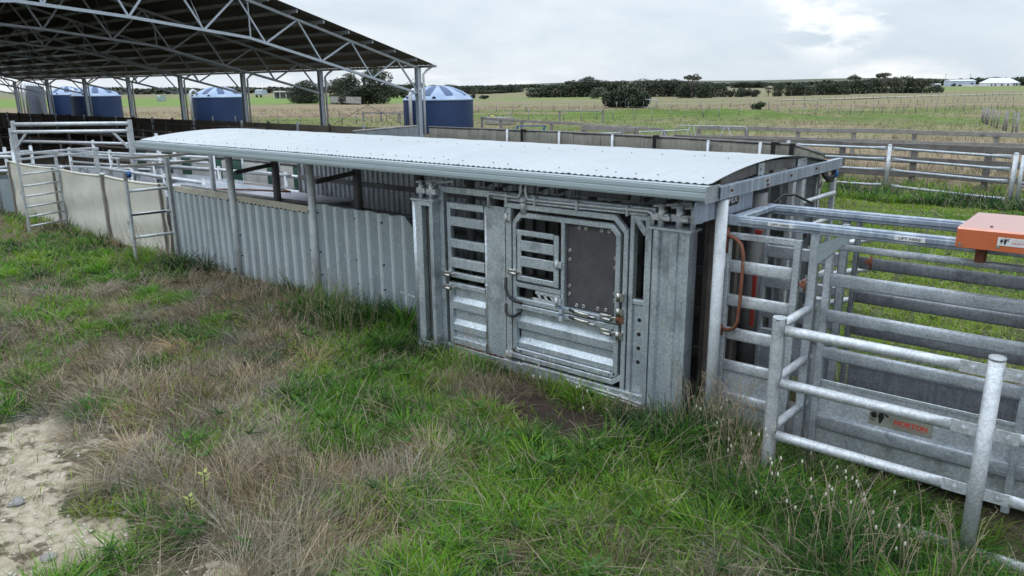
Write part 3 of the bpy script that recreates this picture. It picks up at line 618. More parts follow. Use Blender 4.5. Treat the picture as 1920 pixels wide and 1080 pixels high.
for x, y, z in ((-2.18, 6.585, 1.50), (-1.84, 7.3, 1.62)):
    m = MB(); m.box(x-.018, x+.018, y-.02, y+.02, z-.03, z+.03, .003); m.tube((x+.02, y-.02, z-.065), (x+.02, y-.02, z+.06), .011, 8); m.box(x-.03, x+.03, y-.03, y-.02, z-.02, z+.01, .002); m.build('rusty_latch', rust_m, wc)
m = MB(); m.box(-2.79, -2.75, 6.95, 6.98, .9, 1.5, .006); m.prism([V(-2.8, 6.95, 1.86), V(-2.72, 6.95, 1.86), V(-2.78, 6.95, 1.76)], (0, .03, 0)); m.build('head_bail_lever', red_m, wc)
m = MB(); m.tube((-2.3, 7.2, .7), (-2.3, 7.2, 1.95), .016, 8); m.build('trip_rod', rust_m, wc)
m = MB()
for z in (1.72, 1.42, 1.12): m.tube((-2.5, 7.6, z-.12), (-1.95, 8.0, z), .03, 10)
m.build('swing_arm', galv_pipe, wc)

cb = thing('scale_cover_box', 'orange sheet metal cover box with white maker sticker on top of the weigh crate', 'cover box', (-.6, 6.6, 2.0))
m = MB(); c = .012
x0, x1, y0, y1, z0, z1 = -1.0, -.12, 6.22, 7.06, 2.045, 2.19
sec = [(y0, z0), (y0, z1-c), (y0+c*.5, z1-c*.2), (y0+c*1.5, z1), (y1-c, z1), (y1, z1-c), (y1, z0), (y1-.01, z0), (y1-.01, z1-c*1.4), (y0+.012, z1-c*1.4), (y0+.01, z0)]
m.loft([[V(x, y, z) for y, z in sec] for x in (x0, x1)], 0, False, False)
m.box(x0, x0+.004, y0+.001, y1-.001, z0, z1-.004, .001); m.box(x1-.004, x1, y0+.001, y1-.001, z0, z1-.004, .001)
cb1 = m.build('cover', orange_m, cb)
m = MB()
for x, z in ((-.972, 2.068), (-.735, 2.075), (-.35, 2.072)): m.tube((x, y0, z), (x, y0-.006, z), .012, 10); m.tube((x, y0-.006, z), (x, y0-.009, z), .005, 6)
m.tube((-.81, 6.37, 2.19), (-.81, 6.37, 2.196), .010, 8, 1); m.build('cover_screw', [chrome_m, hose_m], cb1)
m = MB(); m.box(-.742, -.42, 6.2165, 6.2195, 2.088, 2.146, .0003)
bullhead(m, -.727, 6.2165, 2.094, .058, 1)
text_mesh('NORTON', (-.655, 6.2165, 2.103), (1, 0, 0), (0, 0, 1), .016, m, 2, (0, -.001, 0), .006, .11)
text_mesh('weighing systems', (-.655, 6.2165, 2.128), (1, 0, 0), (0, 0, 1), .006, m, 2, (0, -.001, 0), 0, .09)
m.build('maker_sticker', [white_m, black_m, redtext_m], cb1)
for xl in (-.90, -.3): m = MB(); m.box(xl, xl+.065, 6.45, 6.56, 1.90, 2.04, .004); m.build('mounting_leg', rust_m, cb)

# ================================================================== pipe panel in front of the crate
cp = thing('pipe_rail_fence', 'heavy galvanised pipe fence panel with bolted flattened rails in the front grass', 'fence panel', (-1.4, 6.05, 0))
m = MB(); m.box(-2.222, -2.118, 6.008, 6.112, -.2, 1.31, .026); m.tube((-2.17, 6.06, 1.305), (-2.17, 6.06, 1.325), .056, 18); m.build('post', galv_pipe, cp)
m = MB(); m.tube((-.61, 6.03, -.6), (-.61, 6.03, 1.315), .054, 22); m.tube((-.61, 6.03, 1.313), (-.61, 6.03, 1.335), .056, 22); m.ball((-.61, 6.03, 1.335), .054, .054, .01, 18, 6); m.build('post', galv_pipe, cp)
m = MB(); m.box(-2.145, -2.065, 6.71, 6.79, -.2, 1.335, .018); m.tube((-2.105, 6.75, 1.333), (-2.105, 6.75, 1.352), .048, 16); m.build('post', galv_pipe, cp)
m = MB(); m.tube((1.0, 6.03, -.6), (1.0, 6.03, 1.31), .054, 18); m.build('post', galv_pipe, cp)
for z in (1.225, .76, .28, -.21):
    m = MB()
    xs = [-2.10, -1.9, -1.6, -1.2, -.98, -.92, -.86, -.78]; fl = [(1, 1)]*5 + [(.62, 1.02), (.3, 1.08), (.22, 1.1)]
    m.path([V(x, 6.03, z) for x in xs], .044, 14, 0, None, fl)
    m.box(-.83, -.664, 6.018, 6.026, z-.046, z+.046, .001); m.tube((-.745, 6.0185, z), (-.745, 6.003, z), .017, 10); m.tube((-.745, 6.003, z), (-.745, 5.997, z), .010, 8)
    m.build('rail', galv_pipe, cp)
    m = MB(); m.box(-.556, -.40, 6.018, 6.026, z-.046, z+.046, .001); m.tube((-.47, 6.0185, z), (-.47, 6.003, z), .017, 6); m.tube((-.47, 6.003, z), (-.47, 5.995, z), .010, 8)
    m.path([V(x, 6.03, z) for x in (-.43, -.38, -.30, -.15, .4, .95)], .044, 14, 0, None, [(.22, 1.1), (.3, 1.08), (.7, 1.02), (1, 1), (1, 1), (1, 1)])
    m.build('rail', galv_pipe, cp)
for z in (1.275, .80, .345):
    m = MB(); m.path([V(-2.155, 6.10, z-.02), V(-2.13, 6.4, z), V(-2.11, 6.72, z+.01)], .037, 12); m.build('side_rail', galv_pipe, cp)
m = MB()
for k in range(16):
    u = k/15; p = V(-2.10 + .22*u, 6.70-.02*math.sin(u*3), .965-.05*math.sin(u*math.pi) + .03*u)
    a = k*1.57; d = V(.014, .004*math.cos(a), .006*math.sin(a)); m.tube(p-d, p+d, .006, 6); m.ball(p, .011, .005+.004*abs(math.cos(a)), .004+.005*abs(math.sin(a)), 6, 4)
m.build('chain', galv_dark, cp)

# ================================================================== left yard
sc = thing('shade_cloth_fence', 'cream shade cloth fence with thin posts at the end of the race', 'fence', (-19, 7.1, 0))
edges = [-14.86, -17.62, -20.3, -23.45]
for a, b in zip(edges, edges[1:]):
    m = MB(); n = 26; rows = 16
    rings = []
    for j in range(rows+1):
        v = j/rows; r_ = []
        for i in range(n+1):
            u = i/n; x = a + (b-a)*u
            sag = .035*4*u*(1-u)
            z = (1.395-sag)*v - .08*(1-v)
            fold = .018*math.sin(v*13+u*2.6+a) * (1-.6*v) + .02*mnoise.noise(V(x*1.3, z*1.6, a)) + .012*mnoise.noise(V(x*4, z*3, 2))
            r_.append(V(x, 7.06 + fold, z))
        rings.append(r_)
    m.loft(rings, 0, True, False, False); m.build('cloth_panel', cloth_m, sc)
    m = MB(); m.path([V(a+(b-a)*u/8, 7.07, 1.395-.035*4*u/8*(1-u/8)) for u in range(9)], .028, 8); m.build('top_roll', cloth_m, sc)
for x, z, w in ((-14.98, 1.42, .05), (-17.64, 1.43, .075), (-20.38, 1.42, .05), (-23.45, 1.40, .05)):
    m = MB(); m.box(x-w/2, x+w/2, 7.0, 7.05, -.1, z-.01, .005); m.build('post', post_m, sc)
m = MB(); m.ball((-17.64, 7.05, 1.43), .11, .06, .035, 12, 5); m.build('post_cap', galv_new, sc)
m = MB(); m.tube((-20.1, 7.12, -.1), (-20.1, 7.12, 1.42), .06, 14); m.ball((-20.1, 7.12, 1.43), .085, .085, .04, 12, 5); m.build('post', galv_pipe, sc)
for (xa, ya, za), lab, nz, rungs, far, pw in (((-14.68, 6.30, 1.82), 'tall galvanised slide gate track with three wide rungs beside the corrugated wall', 1.84, (.47, .91, 1.36), 8.0, .075),
                                          ((-19.75, 6.14, 1.74), 'galvanised slide gate track with six narrow rungs in front of the shade cloth', 1.72, (.16, .38, .61, .85, 1.09, 1.36), 8.0, .055)):
    tall = pw > .06; yb = 7.02
    t = thing('slide_gate_track', lab, 'gate frame', (xa, 6.7, 0))
    top = 1.55 if tall else 1.72
    m = MB(); m.rhs((xa-.07, ya, -.1), (xa-.07, ya, top), pw, .05, V(0, 1, 0), .006); m.build('post', galv_pipe, t)
    if tall: m = MB(); m.box(xa-.10, xa-.04, ya-.03, ya+.03, 1.55, 1.70, .004); m.build('track_bracket', timber_m, t)
    for yy, w in ((yb, .10 if tall else .07), (far, .09)):
        m = MB(); xo = xa + (.15 if tall else -.3) + (0 if yy < 7.5 else -.15)
        m.rhs((xo, yy, -.1), (xo, yy, nz+.12), w, w*.8, V(0, 1, 0), .006)
        if not tall: m.box(xo-.06, xo+.06, yy-.06, yy+.06, nz+.05, nz+.12, .005)
        m.build('post', galv_pipe, t)
    for z in rungs:
        m = MB(); m.tube((xa-.07, ya, z), (xa+(.13 if tall else -.28), yb, z+.015), .028 if tall else .022, 8); m.build('rung', galv_pipe, t)
    for z in ((nz+.13, nz-.02) if tall else (nz+.10, nz-.01)):
        m = MB(); m.rhs((xa-.2 if tall else xa, ya, z), (xa+.13 if tall else xa-.28, yb, z+.01), .045, .05); m.rhs((xa+.13 if tall else xa-.28, yb+.01, z+.01), (xa-.04 if tall else xa-.43, far, z+.01), .045, .05); m.build('track_rail', post_m if tall else galv_pipe, t)
    m = MB(); m.path([V(xa-.1, ya, .80 if tall else .98), V(xa-.22, ya, .79 if tall else .97), V(xa-.23, ya, .72 if tall else .9), V(xa-.22, ya, .55 if tall else .78), V(xa-.1, ya, .54 if tall else .77)], .012, 6); m.build('handle', galv_pipe, t)
    if tall:
        m = MB(); m.rhs((xa-.02, ya, .912), (xa+.10, 6.9, .925), .058, .03, V(0, 0, 1), .008); m.build('worn_grip', hose_m, t)
        m = MB(); m.tube((xa-.07, ya+.02, 1.67), (xa-.07, ya+.10, 1.67), .06, 14); m.build('pulley', blue_m, t)
        m = MB(); m.rhs((xa-.28, ya, 1.79), (xa-.28, ya, 1.96), .04, .04, V(0, 1, 0)); m.build('track_end', galv_pipe, t)
# two overhead gate portals behind the shade cloth
for A, B, z, lab, brace, w in (((-23.86, 7.35), (-21.39, 9.39), 2.14, 'pale pipe gate portal with diagonal corner braces behind the shade cloth', True, .05),
                            ((-24.62, 7.67), (-22.11, 9.77), 2.31, 'taller plain pipe gate portal standing behind the braced one', False, .06)):
    t = thing('gate_portal', lab, 'gate portal', (A[0], A[1], 0))
    for p in (A, B):
        m = MB(); m.rhs((p[0], p[1], -.1), (p[0], p[1], z+.10), w*2, w*1.6, V(0, 1, 0), .015); m.build('post', galv_pipe, t)
    m = MB(); m.tube((A[0], A[1], z), (B[0], B[1], z), w*.95, 12); m.build('top_rail', galv_pipe, t)
    if brace:
        a = Vector((A[0], A[1], 0)); b = Vector((B[0], B[1], 0)); d = (b-a).normalized()
        for o_, s in ((a, 1), (b, -1)):
            m = MB(); m.rhs(o_+d*s*.06+V(0, 0, z-.45), o_+d*s*.42+V(0, 0, z-.03), .05, .06); m.build('corner_brace', galv_new, t)
# pipe fences of the forcing yard
def pipe_fence(name, lab, pts, zs, r=.03, posts=True, zt=None, m_=galv_pipe, sheet=None, pr=.045, group=None):
    t = thing(name, lab, 'fence', (pts[0][0], pts[0][1], 0), group)
    for z in zs:
        m = MB(); m.path([V(x, y, z) for x, y in pts], r, 8); m.build('rail', m_, t)
    if posts:
        for x, y in pts:
            m = MB(); m.tube((x, y, -.1), (x, y, zt or max(zs)+.07), pr, 10); m.ball((x, y, (zt or max(zs)+.07)), pr*1.1, pr*1.1, .02, 8, 4); m.build('post', m_, t)
    if sheet:
        for (xa, ya), (xb, yb) in zip(pts, pts[1:]):
            d = V(xb-xa, yb-ya, 0).normalized(); n_ = V(-d.y, d.x, 0)*.02; m = MB()
            m.prism([V(xa, ya, sheet[0]), V(xb, yb, sheet[0]), V(xb, yb, sheet[1]), V(xa, ya, sheet[1])], n_*.3); m.build('sheet_panel', sheet[2], t)
    return t
pipe_fence('pipe_fence', 'low pipe rail fence with round capped posts leading into the race', [(-21.8, 8.65), (-19.7, 8.6), (-17.9, 8.55), (-16.1, 8.55)], (1.2, .75), .042)
pipe_fence('pipe_fence', 'white splattered sheeted pen fence behind the slide gate tracks', [(-24.3, 8.9), (-22.3, 9.2), (-20.4, 9.7), (-18.4, 10.1)], (1.52, 1.38, 1.2), .035, sheet=(.1, 1.05, patchy_m))
pipe_fence('pipe_fence', 'curved pale rail pen wall at the far left end of the shade cloth', [(-23.5, 7.2), (-24.1, 6.9), (-24.75, 7.0), (-25.1, 7.5), (-25.2, 8.2)], (1.5, 1.12), .05, zt=1.66, sheet=(0, .9, wall_m))
pipe_fence('pipe_fence', 'flat rail yard fence with square posts behind the gate portals', [(-29, 8.9), (-25.6, 10.1), (-22.6, 11.1), (-20.2, 11.9)], (1.62, 1.25, .85), .045)
pipe_fence('pipe_fence', 'galvanised rail fence standing in front of the green striped belt wall', [(-20.6, 9.6), (-18.0, 10.0), (-15.4, 10.2), (-13.6, 10.3)], (1.25, .9), .04)
pipe_fence('pipe_fence', 'two close upright posts with tall rails beside the portal braces', [(-20.9, 9.9), (-20.4, 10.1)], (.5, 1.6), .03, zt=2.05)
sp = thing('fallen_sheet', 'bent pale steel sheet leaning inside the forcing yard', 'sheet', (-20.4, 8.9, .9))
m = MB(); m.loft([[V(-21.6+u*.45, 8.75+.12*math.sin(u), z+.06*math.cos(u*1.3)) for u in range(6)] for z in (.6, 1.14)], 0, True, False, False); m.build('sheet', patchy_m, sp)

# belt walls
def belt_wall(name, lab, pts, z, strips, mats, posts=(), cap=True, seam=True, seed=0):
    t = thing(name, lab, 'wall', (pts[0][0], pts[0][1], 0)); rs = random.Random(seed)
    for (xa, ya), (xb, yb) in zip(pts, pts[1:]):
        L_ = math.hypot(xb-xa, yb-ya); n = max(1, int(L_/strips))
        for k in range(n):
            u0 = k/n; u1 = (k+1)/n - .004/L_; dz = rs.uniform(-.03, .03); dy = rs.uniform(-.012, .012)
            m = MB(); q = 5; rings = []
            for j in range(7):
                v = j/6; rings.append([V(xa+(xb-xa)*(u0+(u1-u0)*i/q), ya+(yb-ya)*(u0+(u1-u0)*i/q)+dy-.02*math.sin(math.pi*i/q)*(1-.3*v) + (.05 if j == 6 else 0), (z+dz)*min(v*1.1, 1)-.02*(j == 6)) for i in range(q+1)])
            m.loft(rings, 0, True, False, False)
            m.loft([[p+V(0, .035, 0) for p in r_] for r_ in rings], 0, True, False, False)
            m.build('belt_strip', mats[rs.choices(range(len(mats)), weights=[1]*len(mats))[0]] if not seam else mats[k % len(mats)], t)
    for x, y, zz in posts:
        m = MB(); m.tube((x, y-.12, -.1), (x, y-.12, zz), .05, 12); m.ball((x, y-.12, zz), .055, .055, .02, 10, 4); m.build('post', galv_pipe, t)
    if cap:
        m = MB(); m.path([V(x, y+.02, z-.02) for x, y in pts], .04, 8); m.build('top_pipe', galv_dark, t)
    return t
belt_wall('striped_belt_wall', 'wall of green and whitened conveyor belt strips behind the race', [(-24.2, 10.8), (-13.8, 10.8)], 1.45, .52, [beltg_m, beltw_m, beltw_m, beltg_m, beltw_m], seed=3)
belt_wall('striped_belt_wall', 'short wall of white and green belt strips behind the shelter end gate', [(-6.6, 10.9), (-3.35, 10.45)], 1.92, .36, [beltw_m, beltg_m, beltw_m, beltw_m, beltg_m], seed=4)
belt_wall('belt_wall', 'long drab conveyor belt wall streaked with grey beyond the shelter roof', [(-25.4, 24.5), (-17.9, 24.4), (-12.5, 23.6), (-8.2, 22.7), (-6.4, 20.0)], 1.50, .62, [belt_m, belt_m, belt_m, M('grey_brown_belt', (.24, .23, .19), (.33, .32, .27), .9, 0, 1.5, 0, ((.12, .11, .09), .6, .5, .7), None, fine=.2, streakdir=(9, 9, .7))],
          posts=((-20.6, 24.45, 1.5), (-17.9, 24.4, 1.5), (-15.2, 24.0, 1.48), (-11.1, 23.3, 1.46), (-9.2, 22.9, 1.5)), seed=5)
for x, y, l_ in ((-19.75, 24.24, 'black rubber strap on the drab belt wall near the blue stand'), (-13.25, 23.50, 'black rubber strap halfway along the drab belt wall'), (-8.7, 22.52, 'left of two close black straps near the corner of the drab belt wall'), (-8.05, 22.25, 'right of two close black straps near the corner of the drab belt wall')):
    m = MB(); m.box(x-.07, x+.07, y, y+.01, .2, 1.54, .002); m.box(x-.07, x+.07, y+.011, y+.35, 1.535, 1.55, .002); o = m.build('rubber_strap', black_m, None); tag(o, l_, 'strap', 'black rubber straps on the belt wall')
pl = thing('sheet_fence', 'pale sheet metal fence joining the shed corner to the belt wall', 'fence', (-26.6, 23, 0))
for k in range(6):
    y = 21.4+k*.62; m = MB(); m.box(-26.75, -26.735, y, y+.60, 0, 1.36+.012*k, .002); m.build('sheet_panel', wall_m, pl)
m = MB(); m.tube((-26.8, 21.3, 1.40), (-26.8, 25.1, 1.46), .05, 8); m.build('top_rail', timber_m, pl)
# end gate of the shelter
eg = thing('end_gate', 'galvanised five rail gate at the far corner of the shelter', 'gate', (-2.95, 9.0, 0))
for z in (1.92, 1.62, 1.30, .95, .55):
    m = MB(); m.tube((-2.93, 8.47, z), (-2.90, 9.57, z), .028, 10); m.build('gate_rail', galv_pipe, eg)
for y, r in ((8.45, .045), (9.6, .03), (8.2, .035)):
    m = MB(); m.box(-2.93-r, -2.93+r, y-r, y+r, -.1, 2.19, .006); m.build('gate_stile', galv_pipe, eg)
bb = thing('cable_bundle', 'black hose bundle with blue end hanging under the shelter end beam', 'hose bundle', (-2.9, 9.4, 2.1))
m = MB()
for k in range(5): m.path([V(-2.93, 9.15, 2.2), V(-2.92, 9.35, 2.13-.012*k), V(-2.92, 9.5, 2.12-.012*k), V(-2.92, 9.58, 2.2)], .02, 6)
m.ball((-2.9, 9.57, 2.15), .03, .025, .045, 8, 6, 1); m.build('hose', [hose_m, blue_m], bb)
# ================================================================== open sided shed
sd = thing('cattle_shed', 'big open sided steel shed with pitched iron roof on lattice trusses', 'shed', (-70, 12, 0))
BX = [-36 - 10*i for i in range(8)]
def zroof(y): return 4.58 + .273*(34.6 - y) if y >= 12 else 4.58 + .273*(34.6 - (24-y))
for s in (1, -1):
    m = MB(); ys = [12, 18, 24, 30, 34.7] if s > 0 else [12, 6, 0, -6, -10.7]
    n = 340
    rings = [[V(-35.2 - (BX[-1]*-1-35.2+.8)*i/n, y, zroof(y)+.012+.02*(i % 2)) for i in range(n+1)] for y in ys]
    m.loft(rings, 0, False, False, False); m.build('roof_sheet', shedroof_m, sd)
    m = MB(); ye = 34.72 if s > 0 else -10.72
    m.box(-107, -35.15, ye-.06, ye+.07, 4.42, 4.56, .01); m.build('gutter', galv, sd)
pyl = [33.2, 31.53, 29.87, 28.2, 26.55, 24.9, 23.25, 21.6, 19.9, 18.2, 16.5, 14.8, 13.1]
for y in pyl + [24-y for y in pyl]:
    m = MB(); z = zroof(y) - .10; m.box(-106.8, -35.3, y-.03, y+.03, z-.09, z+.09, .005); m.build('purlin', galv, sd)
def zb(y):
    y = y if y >= 12 else 24-y
    return np.interp(y, [12, 16.5, 22.4, 26.74, 33.95], [6.72, 6.37, 5.72, 4.66, 2.86])
def zt_(y): return zroof(y) - .36
for x in BX:
    for s in (1, -1):
        Yp = 33.95 if s > 0 else -9.95
        m = MB(); h = 4.4
        m.box(x-.13, x+.13, Yp-.012, Yp+.012, -.1, h, .002); m.box(x-.145, x-.121, Yp-.15, Yp+.15, -.1, h, .003); m.box(x+.121, x+.145, Yp-.15, Yp+.15, -.1, h, .003)
        m.build('post', shedsteel_m, sd)
        if x != -36 or s > 0:
            m = MB(); yd = Yp + s*.24; m.path([V(x+.42, yd+s*.52, 4.44), V(x+.30, yd+s*.25, 4.25), V(x+.24, yd, 4.0), V(x+.24, yd, 0)], .075, 8); m.build('downpipe', pvc_m, sd)
    m = MB(); bn = [33.95, 30.28, 26.74, 23.33, 20.0, 16.49, 13.04]; tn = [33.9, 32.22, 28.82, 25.34, 21.9, 18.3, 14.8, 12]
    for q in (lambda y: y, lambda y: 24-y):
        yy = [33.95, 26.74, 22.4, 16.5, 12]
        for a, b in zip(yy, yy[1:]): m.rhs((x, q(a), zb(a)), (x, q(b), zb(b)), .14, .14)
        m.rhs((x, q(33.9), zt_(33.9)), (x, 12, zt_(12)), .14, .14)
        for k in range(len(bn)):
            m.rhs((x, q(bn[k]), zb(bn[k])), (x, q(tn[k+1]), zt_(tn[k+1])), .09, .09)
            if k+1 < len(bn): m.rhs((x, q(tn[k+1]), zt_(tn[k+1])), (x, q(bn[k+1]), zb(bn[k+1])), .09, .09)
        m.rhs((x-.02, q(22.5), zb(22.4)-.1), (x-.02, q(22.5), zt_(22.5)+.05), .08, .05)
        for y in pyl[:11]: m.rhs((x, q(y), zt_(y)), (x, q(y), zroof(y)-.12), .05, .05)
    m.build('truss', shedsteel_m, sd)
    if x > -100:        # fly braces from the bottom chord up to the purlins of the next bay
        for y in (30.3, 26.7, 20.0):
            m = MB(); m.tube((x, y, zb(y)), (x-1.6, y, zroof(y)-.15), .022, 5); m.build('fly_brace', galv, sd)
m = MB(); m.tube((-36.2, 33.95, 3.8), (-45.8, 33.95, .4), .014, 5); m.tube((-36.2, 33.95, .4), (-45.8, 33.95, 3.8), .014, 5); m.build('brace_rod', hose_m, sd)
m = MB(); m.box(-35.853, -35.849, 33.84, 34.06, 2.86, 3.22, .0005); m.prism([V(-35.849, 33.90, 2.95), V(-35.849, 34.0, 2.95), V(-35.849, 34.02, 3.03), V(-35.849, 33.88, 3.03)], (.002, 0, 0), 1)
m.prism([V(-35.849, 33.91, 3.05), V(-35.849, 34.0, 3.05), V(-35.849, 33.97, 3.1), V(-35.849, 33.94, 3.1)], (.002, 0, 0), 1); m.build('post_sign', [white_m, blue_m], sd)
# pens inside the shed
pw = thing('pen_wall', 'long dark stained panel wall running along the inside of the shed', 'wall', (-60, 24.6, 0))
for k in range(26):
    x = -27.2 - 2.75*k; m = MB(); m.box(x-2.73, x, 24.55, 24.63, 0, 1.36, .01); m.build('wall_panel', dkwall_m, pw)
    m = MB(); m.box(x-.06, x+.06, 24.42, 24.54, 0, 1.46, .01); m.build('wall_post', galv if k % 2 else dkrail_m, pw)
for k, (y, xa, xb, zs, lab) in enumerate(((21.5, -34, -75, (1.3, .9, .5), 'dark pipe pen rails nearest the shed wall'), (18.2, -30, -60, (1.2, .8, .4), 'dark pipe pen rails in the middle of the shed floor'), (15.2, -27, -52, (1.25, .85), 'rusty dark pen rails at the front edge of the shed'), (12.8, -26, -46, (1.1, .6), 'lowest dark pen rails behind the gate portals'))):
    n = int((xa-xb)/3.3); pipe_fence('pen_rail_fence', lab, [(xa-(xa-xb)*i/n, y+.15*math.sin(i*2.3)) for i in range(n+1)], zs, .04, True, None, dkrail_m)
hp_ = thing('hoop_gate', 'dark hoop topped pipe gate against the shed pen wall', 'gate', (-36, 20, 0))
m = MB(); m.path([V(-35.4, 20, 0), V(-35.4, 20, .95), V(-35.3, 20, 1.1), V(-33.4, 20, 1.1), V(-33.2, 20, .95), V(-33.2, 20, 0)], .05, 8); m.tube((-35.4, 20, .6), (-33.2, 20, .6), .04, 8); m.build('hoop', dkrail_m, hp_)
# panel building with white downpipes past the far end of the shed
pb = thing('ribbed_panel_wall', 'tall grey panel wall with white gooseneck pipes beyond the shed', 'wall', (-104, 36, 0))
for k in range(8):
    u = k/7; x = -106.7 - 22.2*u; y = 34.8 + 9.7*u; m = MB()
    m.path([V(x-.9, y+.4, 4.1), V(x-.3, y+.1, 4.2), V(x, y, 3.9), V(x, y, 0)], .12+.05*u, 8); m.build('white_pipe', pvc_m, pb)
m = MB(); m.prism([V(-106.7, 35.3, 0), V(-128.9, 45.0, 0), V(-128.9, 45.0, 3.9), V(-106.7, 35.3, 3.9)], (-.05, .1, 0)); m.build('wall_panel', M('slate_blue_panel', (.10, .13, .18), (.14, .17, .23), .6), pb)

# ================================================================== water tanks
def tank(cx, cy, r, hw, hr, lab, pipe=None, z0=0):
    t = thing('water_tank', lab, 'water tank', (cx, cy, z0), 'navy water tanks by the shed')
    m = MB(); n = 56
    prof = [(r*.99, -.1)]
    for k in range(13):
        z = hw*k/12; prof += [(r+.003, z+.01), (r+.003, z+hw/12-.03), (r, z+hw/12-.015)]
    m.loft([[V(cx+a*math.cos(2*math.pi*j/n), cy+a*math.sin(2*math.pi*j/n), z0+z) for j in range(n)] for a, z in prof if z <= hw], 0, True, True); m.build('tank_wall', tank_m, t)
    m = MB(); rings = []
    prof = [(r+.02, hw-.05), (r+.06, hw-.03), (r+.06, hw+.03)] + [(r*(1-u)+.03*(1-u), hw+.03+hr*(1-(1-u)**1.75)) for u in np.linspace(.04, .93, 9)] + [(.25, hw+hr*1.01), (.22, hw+hr*1.06), (.02, hw+hr*1.06)]
    n = 96
    def flute(a, rad): # raised wedge flutes
        u = rad/r; k = abs(((a*8/(2*math.pi)) % 1) - .5)*2
        w = .25 + .5*u
        return .10*max(0, min(1, (u-.12)*4))*max(0, min(1, (.97-u)*8))*max(0, min(1, (k-(1-w))*6))
    m.loft([[V(cx+a*math.cos(2*math.pi*j/n), cy+a*math.sin(2*math.pi*j/n), z0+z+flute(2*math.pi*j/n, a)) for j in range(n)] for a, z in prof], 0, True, True)
    o = m.build('tank_roof', tankroof_m, t)
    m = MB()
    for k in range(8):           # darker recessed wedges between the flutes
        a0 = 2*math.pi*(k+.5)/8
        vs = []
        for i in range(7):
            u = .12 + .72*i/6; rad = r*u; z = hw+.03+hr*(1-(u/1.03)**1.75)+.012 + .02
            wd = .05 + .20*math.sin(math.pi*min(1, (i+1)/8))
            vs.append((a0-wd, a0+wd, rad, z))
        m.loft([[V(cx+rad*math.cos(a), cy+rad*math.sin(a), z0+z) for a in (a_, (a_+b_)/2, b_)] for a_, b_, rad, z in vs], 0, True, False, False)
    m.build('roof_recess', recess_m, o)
    m = MB()
    for a in (-1.9, -.9, .9): m.tube((cx+r*.93*math.cos(a), cy+r*.93*math.sin(a), z0+hw+.17), (cx+r*.97*math.cos(a), cy+r*.97*math.sin(a), z0+hw+.12), .13, 10)
    m.build('roof_outlet', tank_m, o)
    if pipe:
        px_, py_ = pipe; m = MB(); d = V(cx-px_, cy-py_, 0).normalized()
        m.path([V(px_, py_, z0), V(px_, py_, z0+hw+.35), V(px_, py_, z0+hw+.6)+d*.1, V(px_, py_, z0+hw+.72)+d*.35, V(px_, py_, z0+hw+.6)+d*.6, V(px_, py_, z0+hw+.3)+d*.7], .13, 12); m.build('fill_pipe', pvc_m, t)
    return t
tank(-41.6, 41.2, 2.6, 2.33, .98, 'nearest navy water tank with faded roof behind the shed corner post', (-41.4, 38.2))
tank(-74.6, 42.3, 2.62, 2.46, 1.0, 'navy water tank with a white swan neck pipe seen between two shed posts', (-74.5, 39.2))
tank(-94.6, 38.4, 2.6, 2.62, 1.1, 'navy water tank with clear right side beside another at the far shed end', None)
tank(-117.8, 44.1, 2.6, 2.7, 1.1, 'farthest navy water tank with two white pipes in front of it', (-106.6, 40.6))

# ================================================================== fences beyond
def wire_fence(lab, pts, n, h=1.05, r=.045, wires=(.25, .55, .9), group=None, jit=.3):
    t = thing('wire_fence', lab, 'fence', (pts[0][0], pts[0][1], 0), group); rs = random.Random(len(lab))
    seg = [math.dist(a, b) for a, b in zip(pts, pts[1:])]; tot = sum(seg)
    def at(s):
        for (a, b), L_ in zip(zip(pts, pts[1:]), seg):
            if s <= L_ + 1e-6: return a[0]+(b[0]-a[0])*s/L_, a[1]+(b[1]-a[1])*s/L_
            s -= L_
        return pts[-1]
    for k in range(n):
        x, y = at(min(tot, max(0, tot*k/(n-1) + rs.uniform(-jit, jit)))); z = gz(x, y); hh = h*rs.uniform(.85, 1.12)
        m = MB(); m.tube((x, y, z-.1), (x+rs.uniform(-.05, .05), y+rs.uniform(-.05, .05), z+hh), r*rs.uniform(.8, 1.3), 6); m.build('post', timber_m if r > .03 else dkrail_m, t)
    m = MB()
    for w in wires: m.path([V(*at(tot*k/24), gz(*at(tot*k/24))+w) for k in range(25)], .006, 4)
    m.build('wire', dkrail_m, t); return t
wire_fence('wire fence with thin stakes running past the green mounds', [(-50, 54), (-43.1, 63.0), (-37.9, 68.4), (-31.7, 74.5), (-27.2, 86.2), (-18.5, 105.7), (-14.5, 116.7)], 42, 1.1, .04)
wire_fence('wire fence with faint posts along the tan grass in front of the big shrub', [(-78, 60), (-73.3, 66.7), (-65.9, 83.5), (-60.3, 102.2), (-51.7, 104), (-48.3, 119.3), (-33, 142.8), (-22.5, 179.2)], 60, 1.1, .045)
wire_fence('wire fence along the pale farm track', [(-59, 168), (-45, 205), (-28, 235)], 30, 1.15, .05)
wire_fence('leaning bunch of weathered fence stakes beside the yellow weeds', [(-11.6, 76), (-10.9, 72.9), (-9.2, 66.3), (-8, 62.2), (-7.2, 59.5), (-6.6, 56.5)], 12, 1.35, .055, (.4, .8), None, .7)
wire_fence('wire fence with leaning stakes by the shed end of the dry paddock', [(-66, 36.6), (-57.4, 40.8), (-58.9, 50.7), (-62, 60)], 14, 1.0, .045)
wire_fence('distant wire fence below the dark tree belt', [(-150, 204), (-120, 211), (-94, 219), (-75, 270)], 40, 1.1, .06)
